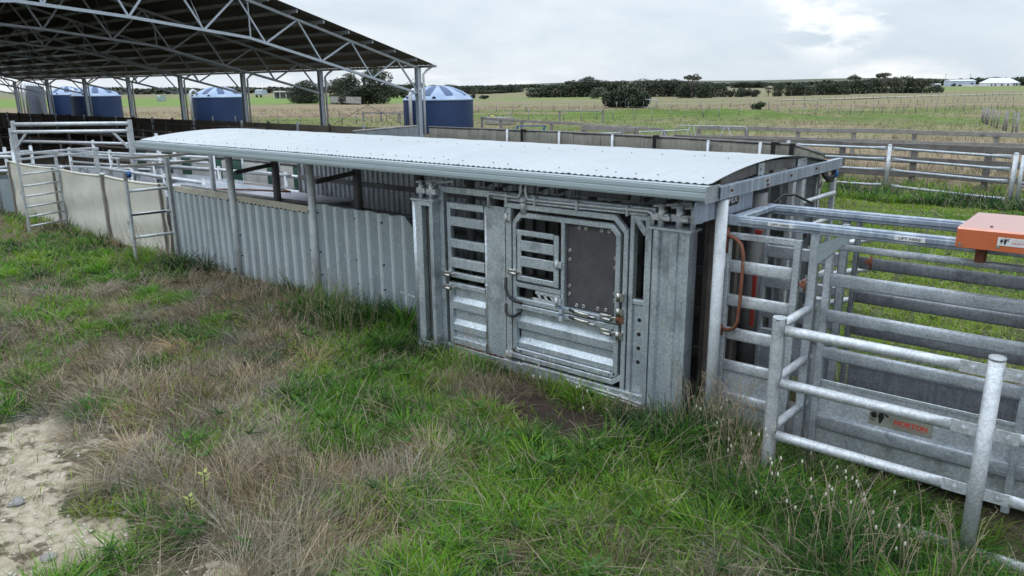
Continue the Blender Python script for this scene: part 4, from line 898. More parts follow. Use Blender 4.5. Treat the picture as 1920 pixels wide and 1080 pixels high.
def rail_fence(lab, pts, rails, h, pn, rw_=.16, tm=None, double=False, thick=.05, group=None, pz=None):
    t = thing('timber_rail_fence', lab, 'fence', (pts[0][0], pts[0][1], 0), group); rs = random.Random(len(lab)*3)
    for si, (a, b) in enumerate(zip(pts, pts[1:])):
        L_ = math.dist(a, b); k = max(1, round(L_/pn))
        for i in range(k):
            p = V(a[0]+(b[0]-a[0])*i/k, a[1]+(b[1]-a[1])*i/k, 0); q = V(a[0]+(b[0]-a[0])*(i+1)/k, a[1]+(b[1]-a[1])*(i+1)/k, 0)
            for z in rails:
                dz = rs.uniform(-.04, .03); m = MB(); m.rhs(p+V(0, -.08, z+dz), q+V(0, -.08, z+rs.uniform(-.04, .03)), thick, rw_, V(0, 0, 1), .008); m.build('rail', tm or timber_m, t)
        for i in range(0 if si == 0 else 1, k+1):
            x = a[0]+(b[0]-a[0])*i/k; y = a[1]+(b[1]-a[1])*i/k
            m = MB(); m.box(x-.09, x+.09, y-.05, y+.09, -.1, (pz or h)+rs.uniform(-.05, .03), .012); m.build('post', tm or timber_m, t)
    return t
rail_fence('grey timber rail fence with wide boards close behind the galvanised panels', [(-14.5, 27.4), (-8.2, 27.5), (-5.9, 27.3), (-3.8, 27.0), (3, 26.6)], (1.22, .80, .36), 1.3, 2.15, .2, timber_dark)
rail_fence('grey timber rail fence with two long boards at the far side of the lane', [(-17.8, 36.0), (-8, 36.6), (4, 37.6)], (1.16, .72), 1.2, 2.7, .19)
rail_fence('low leaning timber rail fence beside the nearest water tank', [(-38.5, 42.6), (-33, 40.5), (-26.5, 38.5), (-19.5, 35.6)], (.98,), 1.0, 3.2, .17)
rail_fence('old round timber rail fence beyond the shed posts', [(-62.4, 51), (-56.0, 50.2), (-48.5, 46.5), (-44.5, 44.6)], (.85,), 1.0, 3.2, .15)
rail_fence('short weathered plank rail between two posts above the belt wall', [(-20.6, 29.8), (-17.5, 29.4)], (1.35,), 1.4, 3.0, .22)
rail_fence('small timber rail standing behind the concrete trough', [(-44.2, 60), (-39.6, 60.5)], (.95,), 1.1, 4.5, .12)
def farm_gate(lab, a, b, h, braces, r=.018, m_=galv_rail, lift=0.):
    t = thing('farm_gate', lab, 'gate', (a[0], a[1], 0)); A = V(a[0], a[1], .1); B = V(b[0], b[1], .1+lift); d = (B-A).normalized(); Z = V(0, 0, 1); H_ = h-.1
    m = MB(); m.path([A, A+Z*(H_-.12), A+Z*(H_-.03)+d*.04, A+Z*H_+d*.14, B+Z*H_-d*.14, B+Z*(H_-.03)-d*.04, B+Z*(H_-.12), B], r*1.3, 8); m.build('gate_frame', m_, t)
    m = MB()
    for u0, u1 in braces: m.tube(A+(B-A)*u0, A+(B-A)*u1+Z*H_, r*.9, 6)
    m.tube(A+Z*.05, B+Z*.05, r, 6); m.build('gate_brace', m_, t); return t
farm_gate('pale galvanised farm gate with zigzag braces in front of the far timber fence', (-18.7, 35.4), (-15.1, 35.6), 1.25, ((.06, .2), (.34, .24), (.55, .7), (.86, .74)))
farm_gate('sagging galvanised farm gate with a raised top rail behind the belt wall', (-19.5, 28.2), (-16.0, 31.6), 1.15, ((.3, .2), (.55, .75), (.85, .75)), .022, galv_rail, .12)
farm_gate('pale pipe farm gate in front of the big round shrub', (-62.0, 100.8), (-56.5, 100.3), 1.25, ((.2, .2), (.4, .4), (.6, .6), (.8, .8)), .04)
farm_gate('white mesh farm gate leaning by the dry grass behind the shed', (-53.5, 48.6), (-50.2, 47.2), 1.1, ((.1, .25), (.3, .45), (.5, .35), (.7, .55), (.9, .75)), .03)
# galvanised yard panels at the back of the green yard
fp = thing('yard_panel_fence', 'galvanised three rail yard panels on clamped posts across the green yard', 'fence', (-6, 25.5, 0))
P_ = [(-9.4, 25.65), (-6.25, 25.65), (-2.78, 24.3)]
for (a, b) in zip(P_, P_[1:]):
    for z in (1.26, .93, .60, .12):
        m = MB(); A = V(a[0], a[1], z); B = V(b[0], b[1], z)
        us = [.03, .06, .12, .14, .86, .88, .94, .97]; m.path([A.lerp(B, u) for u in us], .04, 8, 0, None, [(.3, 1.5), (.3, 1.5), (.6, 1.2), (1, 1), (1, 1), (.6, 1.2), (.3, 1.5), (.3, 1.5)]); m.build('rail', galv_rail, fp)
for x, y in P_:
    m = MB(); m.tube((x, y, -.2), (x, y, 1.36), .062, 12); m.ball((x, y, 1.36), .07, .07, .03, 10, 4); m.build('post', galv_pipe, fp)
yg = thing('yard_gate', 'galvanised yard gate with sloping inner braces at the right of the panels', 'gate', (-2.5, 24.2, 0))
for a_, b_, h_ in ((-2.6, 24.2, 1.33), (.4, 24.9, 1.5)): m = MB(); m.tube((a_, b_, .0), (a_, b_, h_), .05, 10); m.build('gate_stile', galv_pipe, yg)
for za, zb_ in ((1.28, 1.30), (.93, .95), (.6, .62), (.15, .15), (1.28, 1.62), (.9, 1.3), (.5, .92), (.12, .5)):
    m = MB(); m.tube((-2.6, 24.2, za), (.4, 24.9, zb_), .032, 8); m.build('gate_rail', galv_pipe, yg)

# ================================================================== small things in the paddocks
tr = thing('water_trough', 'pale concrete stock trough beside the nearest water tank', 'trough', (-45.2, 52.3, 0))
m = MB(); 
for x0, x1, y0, y1 in ((-46.4, -43.9, 51.7, 51.82), (-46.4, -43.9, 52.7, 52.82), (-46.4, -46.28, 51.82, 52.7), (-44.02, -43.9, 51.82, 52.7)): m.box(x0, x1, y0, y1, 0, .62, .02)
m.box(-46.28, -44.02, 51.82, 52.7, .3, .34); m.build('basin', concrete_m, tr)
m = MB(); m.ball((-45.9, 52.2, .66), .16, .16, .1, 10, 6); m.build('float_ball', M('yellow_float', (.6, .55, .1), (.65, .6, .15), .5), tr)
bl = thing('blue_pipe_stand', 'small blue pipe stand poking up above the belt wall', 'stand', (-20.4, 25.3, 0))
m = MB(); m.rhs((-20.9, 25.0, 0), (-20.75, 25.2, 1.62), .06, .06, V(0, 1, 0)); m.rhs((-19.55, 25.1, 0), (-19.4, 25.3, 1.66), .06, .06, V(0, 1, 0)); m.rhs((-20.75, 25.2, 1.6), (-19.4, 25.3, 1.64), .04, .04); m.build('frame', blue_m, bl)
ib = thing('caged_cube_tank', 'pale green caged cube tank alone in the brown paddock', 'cube tank', (-226, 110, 0))
m = MB(); m.box(-226.9, -225.1, 109.1, 110.9, .2, 1.75, .2); m.build('tank_body', M('pale_green_plastic', (.42, .55, .50), (.5, .6, .56), .5), ib)
m = MB()
for z in (.3, .8, 1.3, 1.78):
    m.tube((-226.95, 109.05, z), (-225.05, 109.05, z), .03, 5); m.tube((-225.05, 109.05, z), (-225.05, 110.95, z), .03, 5)
for u in (0, .33, .66, 1): m.tube((-226.95+1.9*u, 109.05, .1), (-226.95+1.9*u, 109.05, 1.78), .03, 5)
m.box(-226.95, -225.05, 109.05, 110.95, 0, .15, .02); m.build('cage', galv, ib)
def barn(lab, name, cat, cx, cy, w, d, h, rise, ang, wm, rm, open_front=False, extras=None, z0=0):
    t = thing(name, lab, cat, (cx, cy, z0)); ca, sa = math.cos(ang), math.sin(ang)
    T_ = lambda x, y, z: V(cx + x*ca - y*sa, cy + x*sa + y*ca, z0 + z)
    def bx3(m, x0, x1, y0, y1, z0_, z1_, mi=0): m.loft([[T_(x0, y0, z), T_(x1, y0, z), T_(x1, y1, z), T_(x0, y1, z)] for z in (z0_, z1_)], mi)
    m = MB()
    if open_front:
        bx3(m, -w/2, w/2, d/2-.2, d/2, 0, h); bx3(m, -w/2, -w/2+.2, -d/2, d/2, 0, h); bx3(m, w/2-.2, w/2, -d/2, d/2, 0, h)
        for k in range(1, 4): bx3(m, -w/2+w*k/4-.1, -w/2+w*k/4+.1, -d/2, -d/2+.2, 0, h)
    else: bx3(m, -w/2, w/2, -d/2, d/2, -.3, h)
    m.build('wall', wm, t)
    m = MB(); o = .4
    if rise > 2.3:  # hipped
        r_ = d/2*.9
        b = [T_(-w/2-o, -d/2-o, h), T_(w/2+o, -d/2-o, h), T_(w/2+o, d/2+o, h), T_(-w/2-o, d/2+o, h), T_(-w/2+r_, 0, h+rise), T_(w/2-r_, 0, h+rise)]
        m.add(b, [[0, 1, 5, 4], [1, 2, 5], [2, 3, 4, 5], [3, 0, 4], [3, 2, 1, 0]])
    else:
        b = [T_(s*(w/2+o), y, z) for s in (-1, 1) for y, z in ((-d/2-o, h), (0, h+rise), (d/2+o, h), (0, h-.05))]
        m.add(b, [[0, 4, 5, 1], [1, 5, 6, 2], [0, 1, 2, 3], [4, 7, 6, 5], [0, 3, 7, 4], [3, 2, 6, 7]])
    m.build('roof', rm, t)
    if extras: extras(t, bx3)
    return t
def house_bits(t, bx3):
    for x in (-9.5, -6.5, -1, 8.5, 11):
        m = MB(); bx3(m, x-.6, x+.6, -5.56, -5.5, .8, 2.3); m.build('window', window_m, t)
    m = MB(); bx3(m, 2, 3.2, -8.06, -8.0, 0, 2.3); m.build('door', window_m, t)
    m = MB(); bx3(m, 0, 6.5, -8, -5.4, -.3, 2.8); m.build('porch_wall', housewall_m, t)
    for x in (7, 9, 11, 12.8):
        m = MB(); bx3(m, x-.12, x+.12, -7.9, -7.7, 0, 2.8); m.build('porch_post', housewall_m, t)
    m = MB(); bx3(m, 6.5, 13.2, -8.1, -5.4, 2.8, 2.95); m.build('porch_roof', houseroof_m, t)
AZ = R(130-90)
barn('white farmhouse with pale hipped roof on the far right skyline', 'farmhouse', 'house', -108.8, 772, 27, 11, 3.2, 4.0, AZ, housewall_m, houseroof_m, False, house_bits, -.4)
def shed_bits(t, bx3):
    m = MB(); bx3(m, -4, -2.2, -6.6, -6.0, 0, 2.2); m.build('roller_door', window_m, t)
    m = MB(); bx3(m, 6.5, 8.5, -6.06, -6.0, 2.2, 3.4); m.build('window', window_m, t)
barn('long pale blue farm shed left of the white farmhouse', 'farm_shed', 'shed', -139, 776, 21, 12, 5.2, 1.2, AZ, shedfar_m, houseroof_m, False, shed_bits, -.5)
barn('low pale lean to at the left end of the blue farm shed', 'lean_to', 'shed', -156, 766, 7, 6, 2.6, .6, AZ, housewall_m, houseroof_m, False, None, -.5)
barn('low open fronted hay shelter with dark inside near the paddock trees', 'hay_shelter', 'shed', -243, 165, 9, 5, 2.1, .5, R(35), housewall_m, shedroof_m, True)
lf = thing('paling_fence', 'long low white paling fence between the blue shed and the house', 'fence', (-122, 772, 0))
m = MB(); m.prism([V(-134, 762, -.5), V(-118, 774, -.5), V(-118, 774, 1.6), V(-134, 762, 1.6)], (.1, -.1, 0)); m.build('palings', housewall_m, lf)
tk = thing('tractor', 'dark tractor parked in front of the blue farm shed', 'tractor', (-141, 765, 0))
m = MB(); m.box(-142.6, -141.2, 763.8, 765.2, .8, 1.8, .1); m.box(-141.2, -139.9, 763.6, 765.4, .9, 2.9, .15); m.build('body', window_m, tk)
for x, r in ((-142.3, .55), (-140.5, .9)):
    m = MB(); m.tube((x, 763.3, r-.4), (x, 763.7, r-.4), r, 14); m.build('wheel', black_m, tk)
gt = thing('covered_trailer', 'pale grey covered grain trailer beside the hay shelter', 'trailer', (-281, 178, 0))
m = MB(); m.box(-284, -279, 177, 179.5, 1.0, 2.6, .2); m.loft([[V(x, 177+1.25-1.25*math.cos(a), 2.6+.5*math.sin(a)) for a in np.linspace(0, math.pi, 7)] for x in (-284, -279)], 0, True); m.build('body', shedfar_m, gt)
for x in (-283, -280):
    m = MB(); m.tube((x, 176.9, .5), (x, 177.3, .5), .5, 12); m.build('wheel', black_m, gt)
yp = thing('stock_yard_panels', 'pale stockyard panels under the dark paddock trees', 'fence', (-138, 104, 0))
for k in range(12):
    x = -144 + 1.6*k; y = 108.6-.62*k; m = MB(); m.box(x, x+1.5, y-.03, y+.03, .2, 1.5, .01); m.build('panel', concrete_m, yp)
for k, (x, y, rz, lab) in enumerate(((-154.5, 219.2, .4, 'black cow grazing in front of the tree belt, nearer the tall crown'), (-148.5, 217.6, 2.6, 'black cow grazing just left of the round grey bushes'))):
    verts = [(0, 0, 1.15), (.5, 0, 1.2), (1.0, 0, 1.2), (1.3, 0, 1.05), (1.65, 0, .6), (1.8, 0, .35), (-.45, 0, 1.15), (-.65, 0, .6)]
    edges_ = [(0, 1), (1, 2), (2, 3), (3, 4), (4, 5), (0, 6), (6, 7)]; rad = [.36, .38, .34, .22, .14, .09, .28, .05]
    for lx, fx in ((2, 1.0), (0, -.25)):
        for s in (-.2, .2):
            i = len(verts); verts += [(fx, s, .75), (fx-.06 if lx == 0 else fx, s, .4), (fx, s, 0)]; edges_ += [(2 if lx == 2 else 6, i), (i, i+1), (i+1, i+2)]; rad += [.15, .085, .07]
    me = bpy.data.meshes.new('cow'); me.from_pydata(verts, edges_, []); o = bpy.data.objects.new('cow', me); COL.objects.link(o)
    sk = o.modifiers.new('s', 'SKIN'); o.modifiers.new('u', 'SUBSURF').levels = 1
    for i, r_ in enumerate(rad): me.skin_vertices[0].data[i].radius = (r_, r_)
    me.skin_vertices[0].data[0].use_root = True
    dg = bpy.context.evaluated_depsgraph_get(); dg.update(); nm = bpy.data.meshes.new_from_object(o.evaluated_get(dg)); o.modifiers.clear(); o.data = nm; nm.materials.append(cattle_m)
    o.location = (x, y, gz(x, y)); o.rotation_euler[2] = rz; tag(o, lab, 'cow', 'black cattle in the far paddock')
# polar ground sheet: fine near the camera side, out to the horizon
hd = R(130)
fine_a = np.linspace(hd-R(48), hd+R(48), 520); coarse = np.linspace(hd+R(48), hd-R(48)+2*math.pi, 90)[1:-1]
ang = np.concatenate([fine_a, coarse]); rad_ = np.concatenate([[.02], np.geomspace(.4, 14000, 340)])
A_, Rr = np.meshgrid(ang, rad_); gx = (Rr*np.cos(A_)).ravel(); gy = (Rr*np.sin(A_)).ravel()
gzv = ground_z(gx, gy); nr, na = len(rad_), len(ang)
i0 = (np.arange(nr-1)[:, None]*na + np.arange(na)[None]).ravel(); i1 = (np.arange(nr-1)[:, None]*na + (np.arange(na)[None]+1) % na).ravel()
quads = np.stack([i0, i0+na, i1+na, i1], 1)
def np_mesh(name, co, faces_flat, starts, totals, mat, smooth=False, col=None):
    me = bpy.data.meshes.new(name); me.vertices.add(len(co)); me.vertices.foreach_set('co', np.asarray(co, np.float32).ravel())
    me.loops.add(len(faces_flat)); me.loops.foreach_set('vertex_index', np.asarray(faces_flat, np.int32))
    me.polygons.add(len(starts)); me.polygons.foreach_set('loop_start', np.asarray(starts, np.int32))
    me.polygons.foreach_set('use_smooth', np.full(len(starts), smooth))
    if col is not None:
        ca = me.color_attributes.new('Col', 'FLOAT_COLOR', 'POINT'); c4 = np.ones((len(co), 4), np.float32); c4[:, :3] = col; ca.data.foreach_set('color', c4.ravel())
    me.materials.append(mat); me.update(calc_edges=True); me.validate()
    o = bpy.data.objects.new(name, me); COL.objects.link(o); WL[name] = V(0, 0, 0); return o
dr = dryness(gx, gy)[:, None]; so = soilmask(gx, gy)[:, None]; dk = darkmask(gx, gy)[:, None]; shd = np.asarray(in_shed(gx, gy))[:, None]
rr = np.hypot(gx, gy)[:, None]; Dv = (-.643*gx + .766*gy)[:, None]; n1 = fbm(gx, gy, .5, 71, 4)[:, None]; n2 = fbm(gx, gy, 9, 73, 4)[:, None]
near_w = 1-sstep(14, 40, rr)
green = np.array([.075, .125, .028])*(1-n2) + np.array([.14, .20, .045])*n2; tanc = np.array([.235, .175, .115])*(1-n2) + np.array([.30, .235, .155])*n2
c = green*(1-dr) + tanc*dr
olive = np.array([.235, .215, .125]); c = np.where((Dv > 134) & (dr < .9), c*.35 + olive*.65, c)
lime = np.array([.13, .27, .03]); sidev = ((.766*gx+.643*gy)[:, None])/np.maximum(Dv, 1)
c = np.where((Dv > 176) & (Dv < 330) & (sidev < -.12), lime*.55 + c*.45, c)
c = np.where((Dv > 205) & (Dv < 250) & (sidev > -.05) & (sidev < .14), lime*.4 + c*.6, c)
c = np.where((Dv > 330) & (sidev > .38) & (Dv < 620), lime*.35+c*.65, c)
c = np.where(Dv > 700, c*.6 + np.array([.17, .185, .14])*.4, c)
under = np.array([.065, .08, .032])*(1-dr) + np.array([.13, .105, .072])*dr
c = c*(1-near_w) + under*near_w
mud = np.array([.075, .06, .046])*(.7+.6*n1); c = c*(1-shd) + mud*shd
pen = (sstep(-14.5, -15.5, gx)*sstep(7.2, 7.6, gy)*sstep(24.5, 23.5, gy)*(gx > -40))[:, None]; c = c*(1-pen) + mud*pen
far_l = (sstep(-24.5, -26, gx)*sstep(3.0, 6.0, gy)*sstep(9.6, 8, gy))[:, None]; c = c*(1-far_l) + mud*.9*far_l
sand = np.array([.50, .42, .30])*(.82+.36*n1); crust = np.array([.16, .125, .085])
cr_ = sstep(.52, .64, fbm(gx, gy, .35, 83, 4))[:, None]; sand = sand*(1-.75*cr_) + crust*.75*cr_
moss = sstep(.60, .72, fbm(gx, gy, .6, 87, 3))[:, None]; sand = sand*(1-.6*moss) + np.array([.20, .19, .05])*.6*moss
c = c*(1-dk) + np.array([.062, .045, .036])*(.8+.5*n1)*dk
m_, nt, b = newmat('ground_soil_and_pasture'); N = nt.nodes; L = nt.links
a = N.new('ShaderNodeAttribute'); a.attribute_name = 'Col'; tc = N.new('ShaderNodeTexCoord')
def nz(scale, det, rough=.65):
    n = N.new('ShaderNodeTexNoise'); n.inputs['Scale'].default_value = scale; n.inputs['Detail'].default_value = det; n.inputs['Roughness'].default_value = rough; L.new(tc.outputs['Object'], n.inputs['Vector']); return n.outputs['Fac']
def mul(col, fac, lo, hi, a0=.3, a1=.7):
    k = N.new('ShaderNodeMapRange'); k.inputs[1].default_value = a0; k.inputs[2].default_value = a1; k.inputs[3].default_value = lo; k.inputs[4].default_value = hi; L.new(fac, k.inputs[0])
    x = N.new('ShaderNodeMix'); x.data_type = 'RGBA'; x.blend_type = 'MULTIPLY'; x.inputs[0].default_value = 1; L.new(col, x.inputs[6]); L.new(k.outputs[0], x.inputs[7]); return x.outputs[2]
col = mul(a.outputs['Color'], nz(2.5, 8), .72, 1.28); col = mul(col, nz(26, 6, .75), .62, 1.35); col = mul(col, nz(.25, 6), .8, 1.2)
def cm(fac, A, B):
    x = N.new('ShaderNodeMix'); x.data_type = 'RGBA'; L.new(fac, x.inputs[0])
    for i, c_ in ((6, A), (7, B)):
        if isinstance(c_, tuple): x.inputs[i].default_value = c_ + (1,)
        else: L.new(c_, x.inputs[i])
    return x.outputs[2]
def rp(fac, a0, a1, b0=0., b1=1.):
    k = N.new('ShaderNodeMapRange'); k.interpolation_type = 'SMOOTHSTEP'; k.inputs[1].default_value = a0; k.inputs[2].default_value = a1; k.inputs[3].default_value = b0; k.inputs[4].default_value = b1; L.new(fac, k.inputs[0]); return k.outputs[0]
sa = N.new('ShaderNodeAttribute'); sa.attribute_name = 'Soil'
ad = N.new('ShaderNodeMath'); ad.operation = 'ADD'; L.new(sa.outputs['Fac'], ad.inputs[0]); L.new(rp(nz(1.9, 9, .62), .25, .75, -.65, .65), ad.inputs[1])
sandc = cm(rp(nz(9, 8, .7), .35, .65), (.36, .305, .22), (.52, .455, .35))
sandc = cm(rp(nz(3.1, 10, .72), .52, .60), sandc, (.13, .10, .07))
sandc = cm(rp(nz(2.7, 9, .7), .60, .68), sandc, (.17, .165, .045))
vo_ = N.new('ShaderNodeTexVoronoi'); vo_.feature = 'DISTANCE_TO_EDGE'; vo_.inputs['Scale'].default_value = 7; L.new(tc.outputs['Object'], vo_.inputs['Vector'])
sandc = cm(rp(vo_.outputs['Distance'], .0, .02, .22, 0.), sandc, (.17, .135, .10))
col = cm(rp(ad.outputs[0], .46, .66), col, sandc)
L.new(col, b.inputs['Base Color']); b.inputs['Roughness'].default_value = .95; b.inputs['Specular IOR Level'].default_value = .15
bp = N.new('ShaderNodeBump'); bp.inputs['Strength'].default_value = .55; bp.inputs['Distance'].default_value = .03; L.new(nz(18, 9, .75), bp.inputs['Height']); L.new(bp.outputs[0], b.inputs['Normal'])
g_o = np_mesh('ground', np.stack([gx, gy, gzv], 1), quads.ravel(), np.arange(len(quads))*4, None, m_, True, c)
sat = g_o.data.attributes.new('Soil', 'FLOAT', 'POINT'); sat.data.foreach_set('value', (np.clip(blob(gx, gy, S_), 0, 1.1)-.12).astype(np.float32))
tag(g_o, 'rough paddock ground of soil, mud and pasture reaching the horizon', None, None, 'structure')

# ================================================================== grass
def blades(name, P, Lg, W, az, lean, curl, col, label, mat=blade_m):
    n = len(P); ts = [0, .4, .75, 1.0]; pos = [P]; th = lean.copy(); d = np.stack([np.cos(az), np.sin(az)], 1)
    for k in range(3):
        sg_ = (ts[k+1]-ts[k]); a_ = lean + curl*(ts[k]+ts[k+1])/2
        a_ = np.minimum(a_, 1.9)
        q = pos[-1].copy(); q[:, :2] += d*(np.sin(a_)*Lg*sg_)[:, None]; q[:, 2] += np.cos(a_)*Lg*sg_; pos.append(q)
    tw = rng.uniform(-1.2, 1.2, n); sv = np.stack([-np.sin(az+tw), np.cos(az+tw), np.zeros(n)], 1)
    wk = [.8, 1., .62]
    co = np.empty((n, 7, 3), np.float32)
    for k in range(3):
        co[:, 2*k] = pos[k] - sv*(W*wk[k]/2)[:, None]; co[:, 2*k+1] = pos[k] + sv*(W*wk[k]/2)[:, None]
    co[:, 6] = pos[3]
    pat = np.array([0, 1, 3, 2, 2, 3, 5, 4, 4, 5, 6]); fl = (np.arange(n)[:, None]*7 + pat[None]).ravel()
    st = (np.arange(n)[:, None]*11 + np.array([0, 4, 8])[None]).ravel()
    o = np_mesh(name, co.reshape(-1, 3), fl, st, None, mat, False, np.repeat(col, 7, 0))
    return tag(o, label, None, None, 'stuff')
def polar(n, r0, r1, half, shift=0.):
    u = rng.random(n); r = r0*(r1/r0)**u; a_ = hd + shift + rng.uniform(-half, half, n); return r*np.cos(a_), r*np.sin(a_), r
def keep_out(x, y):
    k = (x > -14.6) & (x < -7.3) & (y > 6.98) & (y < 8.2)
    k |= (x > -7.3) & (x < -2.85) & (y > 6.33) & (y < 9.7)
    k |= (x > -2.95) & (x < .5) & (y > 6.58) & (y < 7.47)
    k |= (np.asarray(in_shed(x, y)) > .3) | ((x < -14.9) & (y > 7.02) & (y < 24) & (x > -40)) | ((x < -24.6) & (y > 4.2) & (y < 9.7))
    for cx, cy, r in ((-41.6, 41.2, 2.7), (-74.6, 42.3, 2.7), (-94.6, 38.4, 2.7), (-117.8, 44.1, 2.8)): k |= np.hypot(x-cx, y-cy) < r
    return k
LUSH = np.array([[.030, .085, .030], [.068, .19, .032], [.125, .32, .036], [.21, .46, .036], [.33, .49, .055]])
DRY = np.array([[.25, .205, .145], [.40, .335, .245], [.50, .425, .315], [.60, .52, .375], [.43, .345, .275]])
def make_grass(name, label, n, r0, r1, half, mode, rect=None):
    x, y, r = polar(n, max(r0, .5), max(r1, 1), half)
    if rect: x = rng.uniform(rect[0], rect[1], n); y = rng.uniform(rect[2], rect[3], n); r = np.hypot(x, y)
    # pull roots together into tussocks
    tx = .22 + .02*r; cx = (np.floor(x/tx)+.5+.45*(vn(np.floor(x/tx)*7.3, np.floor(y/tx)*3.1, 1, 91)-.5)*2)*tx; cy = (np.floor(y/tx)+.5+.45*(vn(np.floor(x/tx)*2.7, np.floor(y/tx)*9.1, 1, 92)-.5)*2)*tx
    pull = rng.uniform(.0, .5, n)*(vn(x, y, .8, 93) > .3); ox, oy = x-cx, y-cy; x = x - ox*pull; y = y - oy*pull
    d = dryness(x, y); so_ = soilmask(x, y); dk_ = darkmask(x, y)
    pd = .10 + .78*sstep(.22, .78, d + rng.normal(0, .12, n))
    isdry = rng.random(n) < pd
    k = ~keep_out(x, y) & (isdry == (mode == 'dry'))
    k &= rng.random(n) > np.where(so_ > .6, .74 if mode == 'dry' else .94, 0)
    k &= rng.random(n) > np.where(dk_ > .35, .95, 0)
    k &= (np.hypot(x, y) > 1.2)
    thin = sstep(.25, .5, vn(x, y, .5, 95)); k &= rng.random(n) < .45 + .55*thin
    x, y, r, d, so_, ox, oy = [q[k] for q in (x, y, r, d, so_, ox, oy)]; n = len(x)
    z = ground_z(x, y) - .01
    tall = .8*(y > 23)*(y < 27.5)*(x > -10)*(x < .5) + .55*sstep(5.6, 6.9, y)*(y < 7.1)*(x < -2.2) + .55*np.clip(blob(x, y, [(-3.0, 6.0, .5), (-2, 5.4, .5), (-1.2, 5.5, .6)]), 0, 1)
    shadez = tall
    yard = (y > 9.6) & (y < 23) & (x > -9)
    if mode == 'dry':
        Lg = rng.uniform(.08, .27, n)*(.7+.6*vn(x, y, .9, 96)); Lg *= np.where(so_ > .3, .4, 1)*np.where(yard, .7, 1)*(1+.004*np.minimum(r, 60))
        flow = 2*math.pi*fbm(x, y, 1.3, 97, 2)*1.7 - .9
        az = flow + rng.normal(0, .75, n); lean = np.abs(rng.normal(.9, .38, n)); curl = rng.uniform(.0, 1.1, n); W = rng.uniform(.0014, .0028, n)+.00042*r
        up = rng.random(n) < .10; lean[up] *= .25; curl[up] *= .5; Lg[up] *= 1.3
        ci = rng.integers(0, 5, n); t_ = vn(x, y, .7, 98)[:, None]
        col = DRY[ci]*(.62+.85*t_)*(.85+.5*rng.random((n, 1)))
        warm = vn(x, y, .35, 131)[:, None]; col = col*(1 + np.array([.10, -.04, -.16])*(warm-.35)*1.6); olv = (rng.random(n) < .30)[:, None]; col = np.where(olv, np.array([.17, .19, .07])*(.7+.6*rng.random((n, 1))), col); dkk = (rng.random(n) < .10)[:, None]; col = np.where(dkk, np.array([.10, .07, .05]), col)
        col = col*(1-.25*(d < .55)[:, None]) + np.array([.10, .12, .05])*.25*(d < .55)[:, None]
        farw = sstep(18, 45, r)[:, None]; col = col*(1-farw) + np.array([.27, .21, .14])*farw*(.8+.4*rng.random((n, 1)))
    else:
        Lg = rng.uniform(.05, .20, n)*(.75+.55*vn(x, y, .8, 99))*(1+1.1*tall); Lg *= np.where(yard, .62, 1)*(1+.003*np.minimum(r, 60))
        az = np.arctan2(oy, ox) + rng.normal(0, 1.7, n); lean = np.abs(rng.normal(.42, .30, n)); curl = rng.uniform(.3, 1.5, n); W = rng.uniform(.0022, .0048, n)*(1+.4*tall)+.0006*r
        t_ = fbm(x, y, 1.1, 101, 3)*1.3 - .05 + rng.normal(0, .12, n) + .10*np.clip(blob(x, y, [(-15.9, 4.9, 1), (-5.4, 4, .5), (-3.27, 3.24, .3), (-3.6, 3.9, .4), (-13.9, 3.7, 1.2)]), 0, 1) - .26*tall + .26*yard
        t_ = np.clip((t_-.25)/.5, 0, .999)*4; i_ = t_.astype(int); f_ = (t_-i_)[:, None]; col = (LUSH[i_]*(1-f_)+LUSH[np.minimum(i_+1, 4)]*f_)*(.75+.5*rng.random((n, 1)))
        old = rng.random(n) < .16; col[old] = DRY[rng.integers(1, 4, old.sum())]
    return blades(name, np.stack([x, y, z], 1), Lg, W, az, lean, curl, col.astype(np.float32), label)
make_grass('lush_grass', 'lush green paddock grass', 640000, 2.2, 34, R(52), 'lush')
make_grass('dry_grass', 'matted brown and grey dry grass', 610000, 2.2, 34, R(52), 'dry')
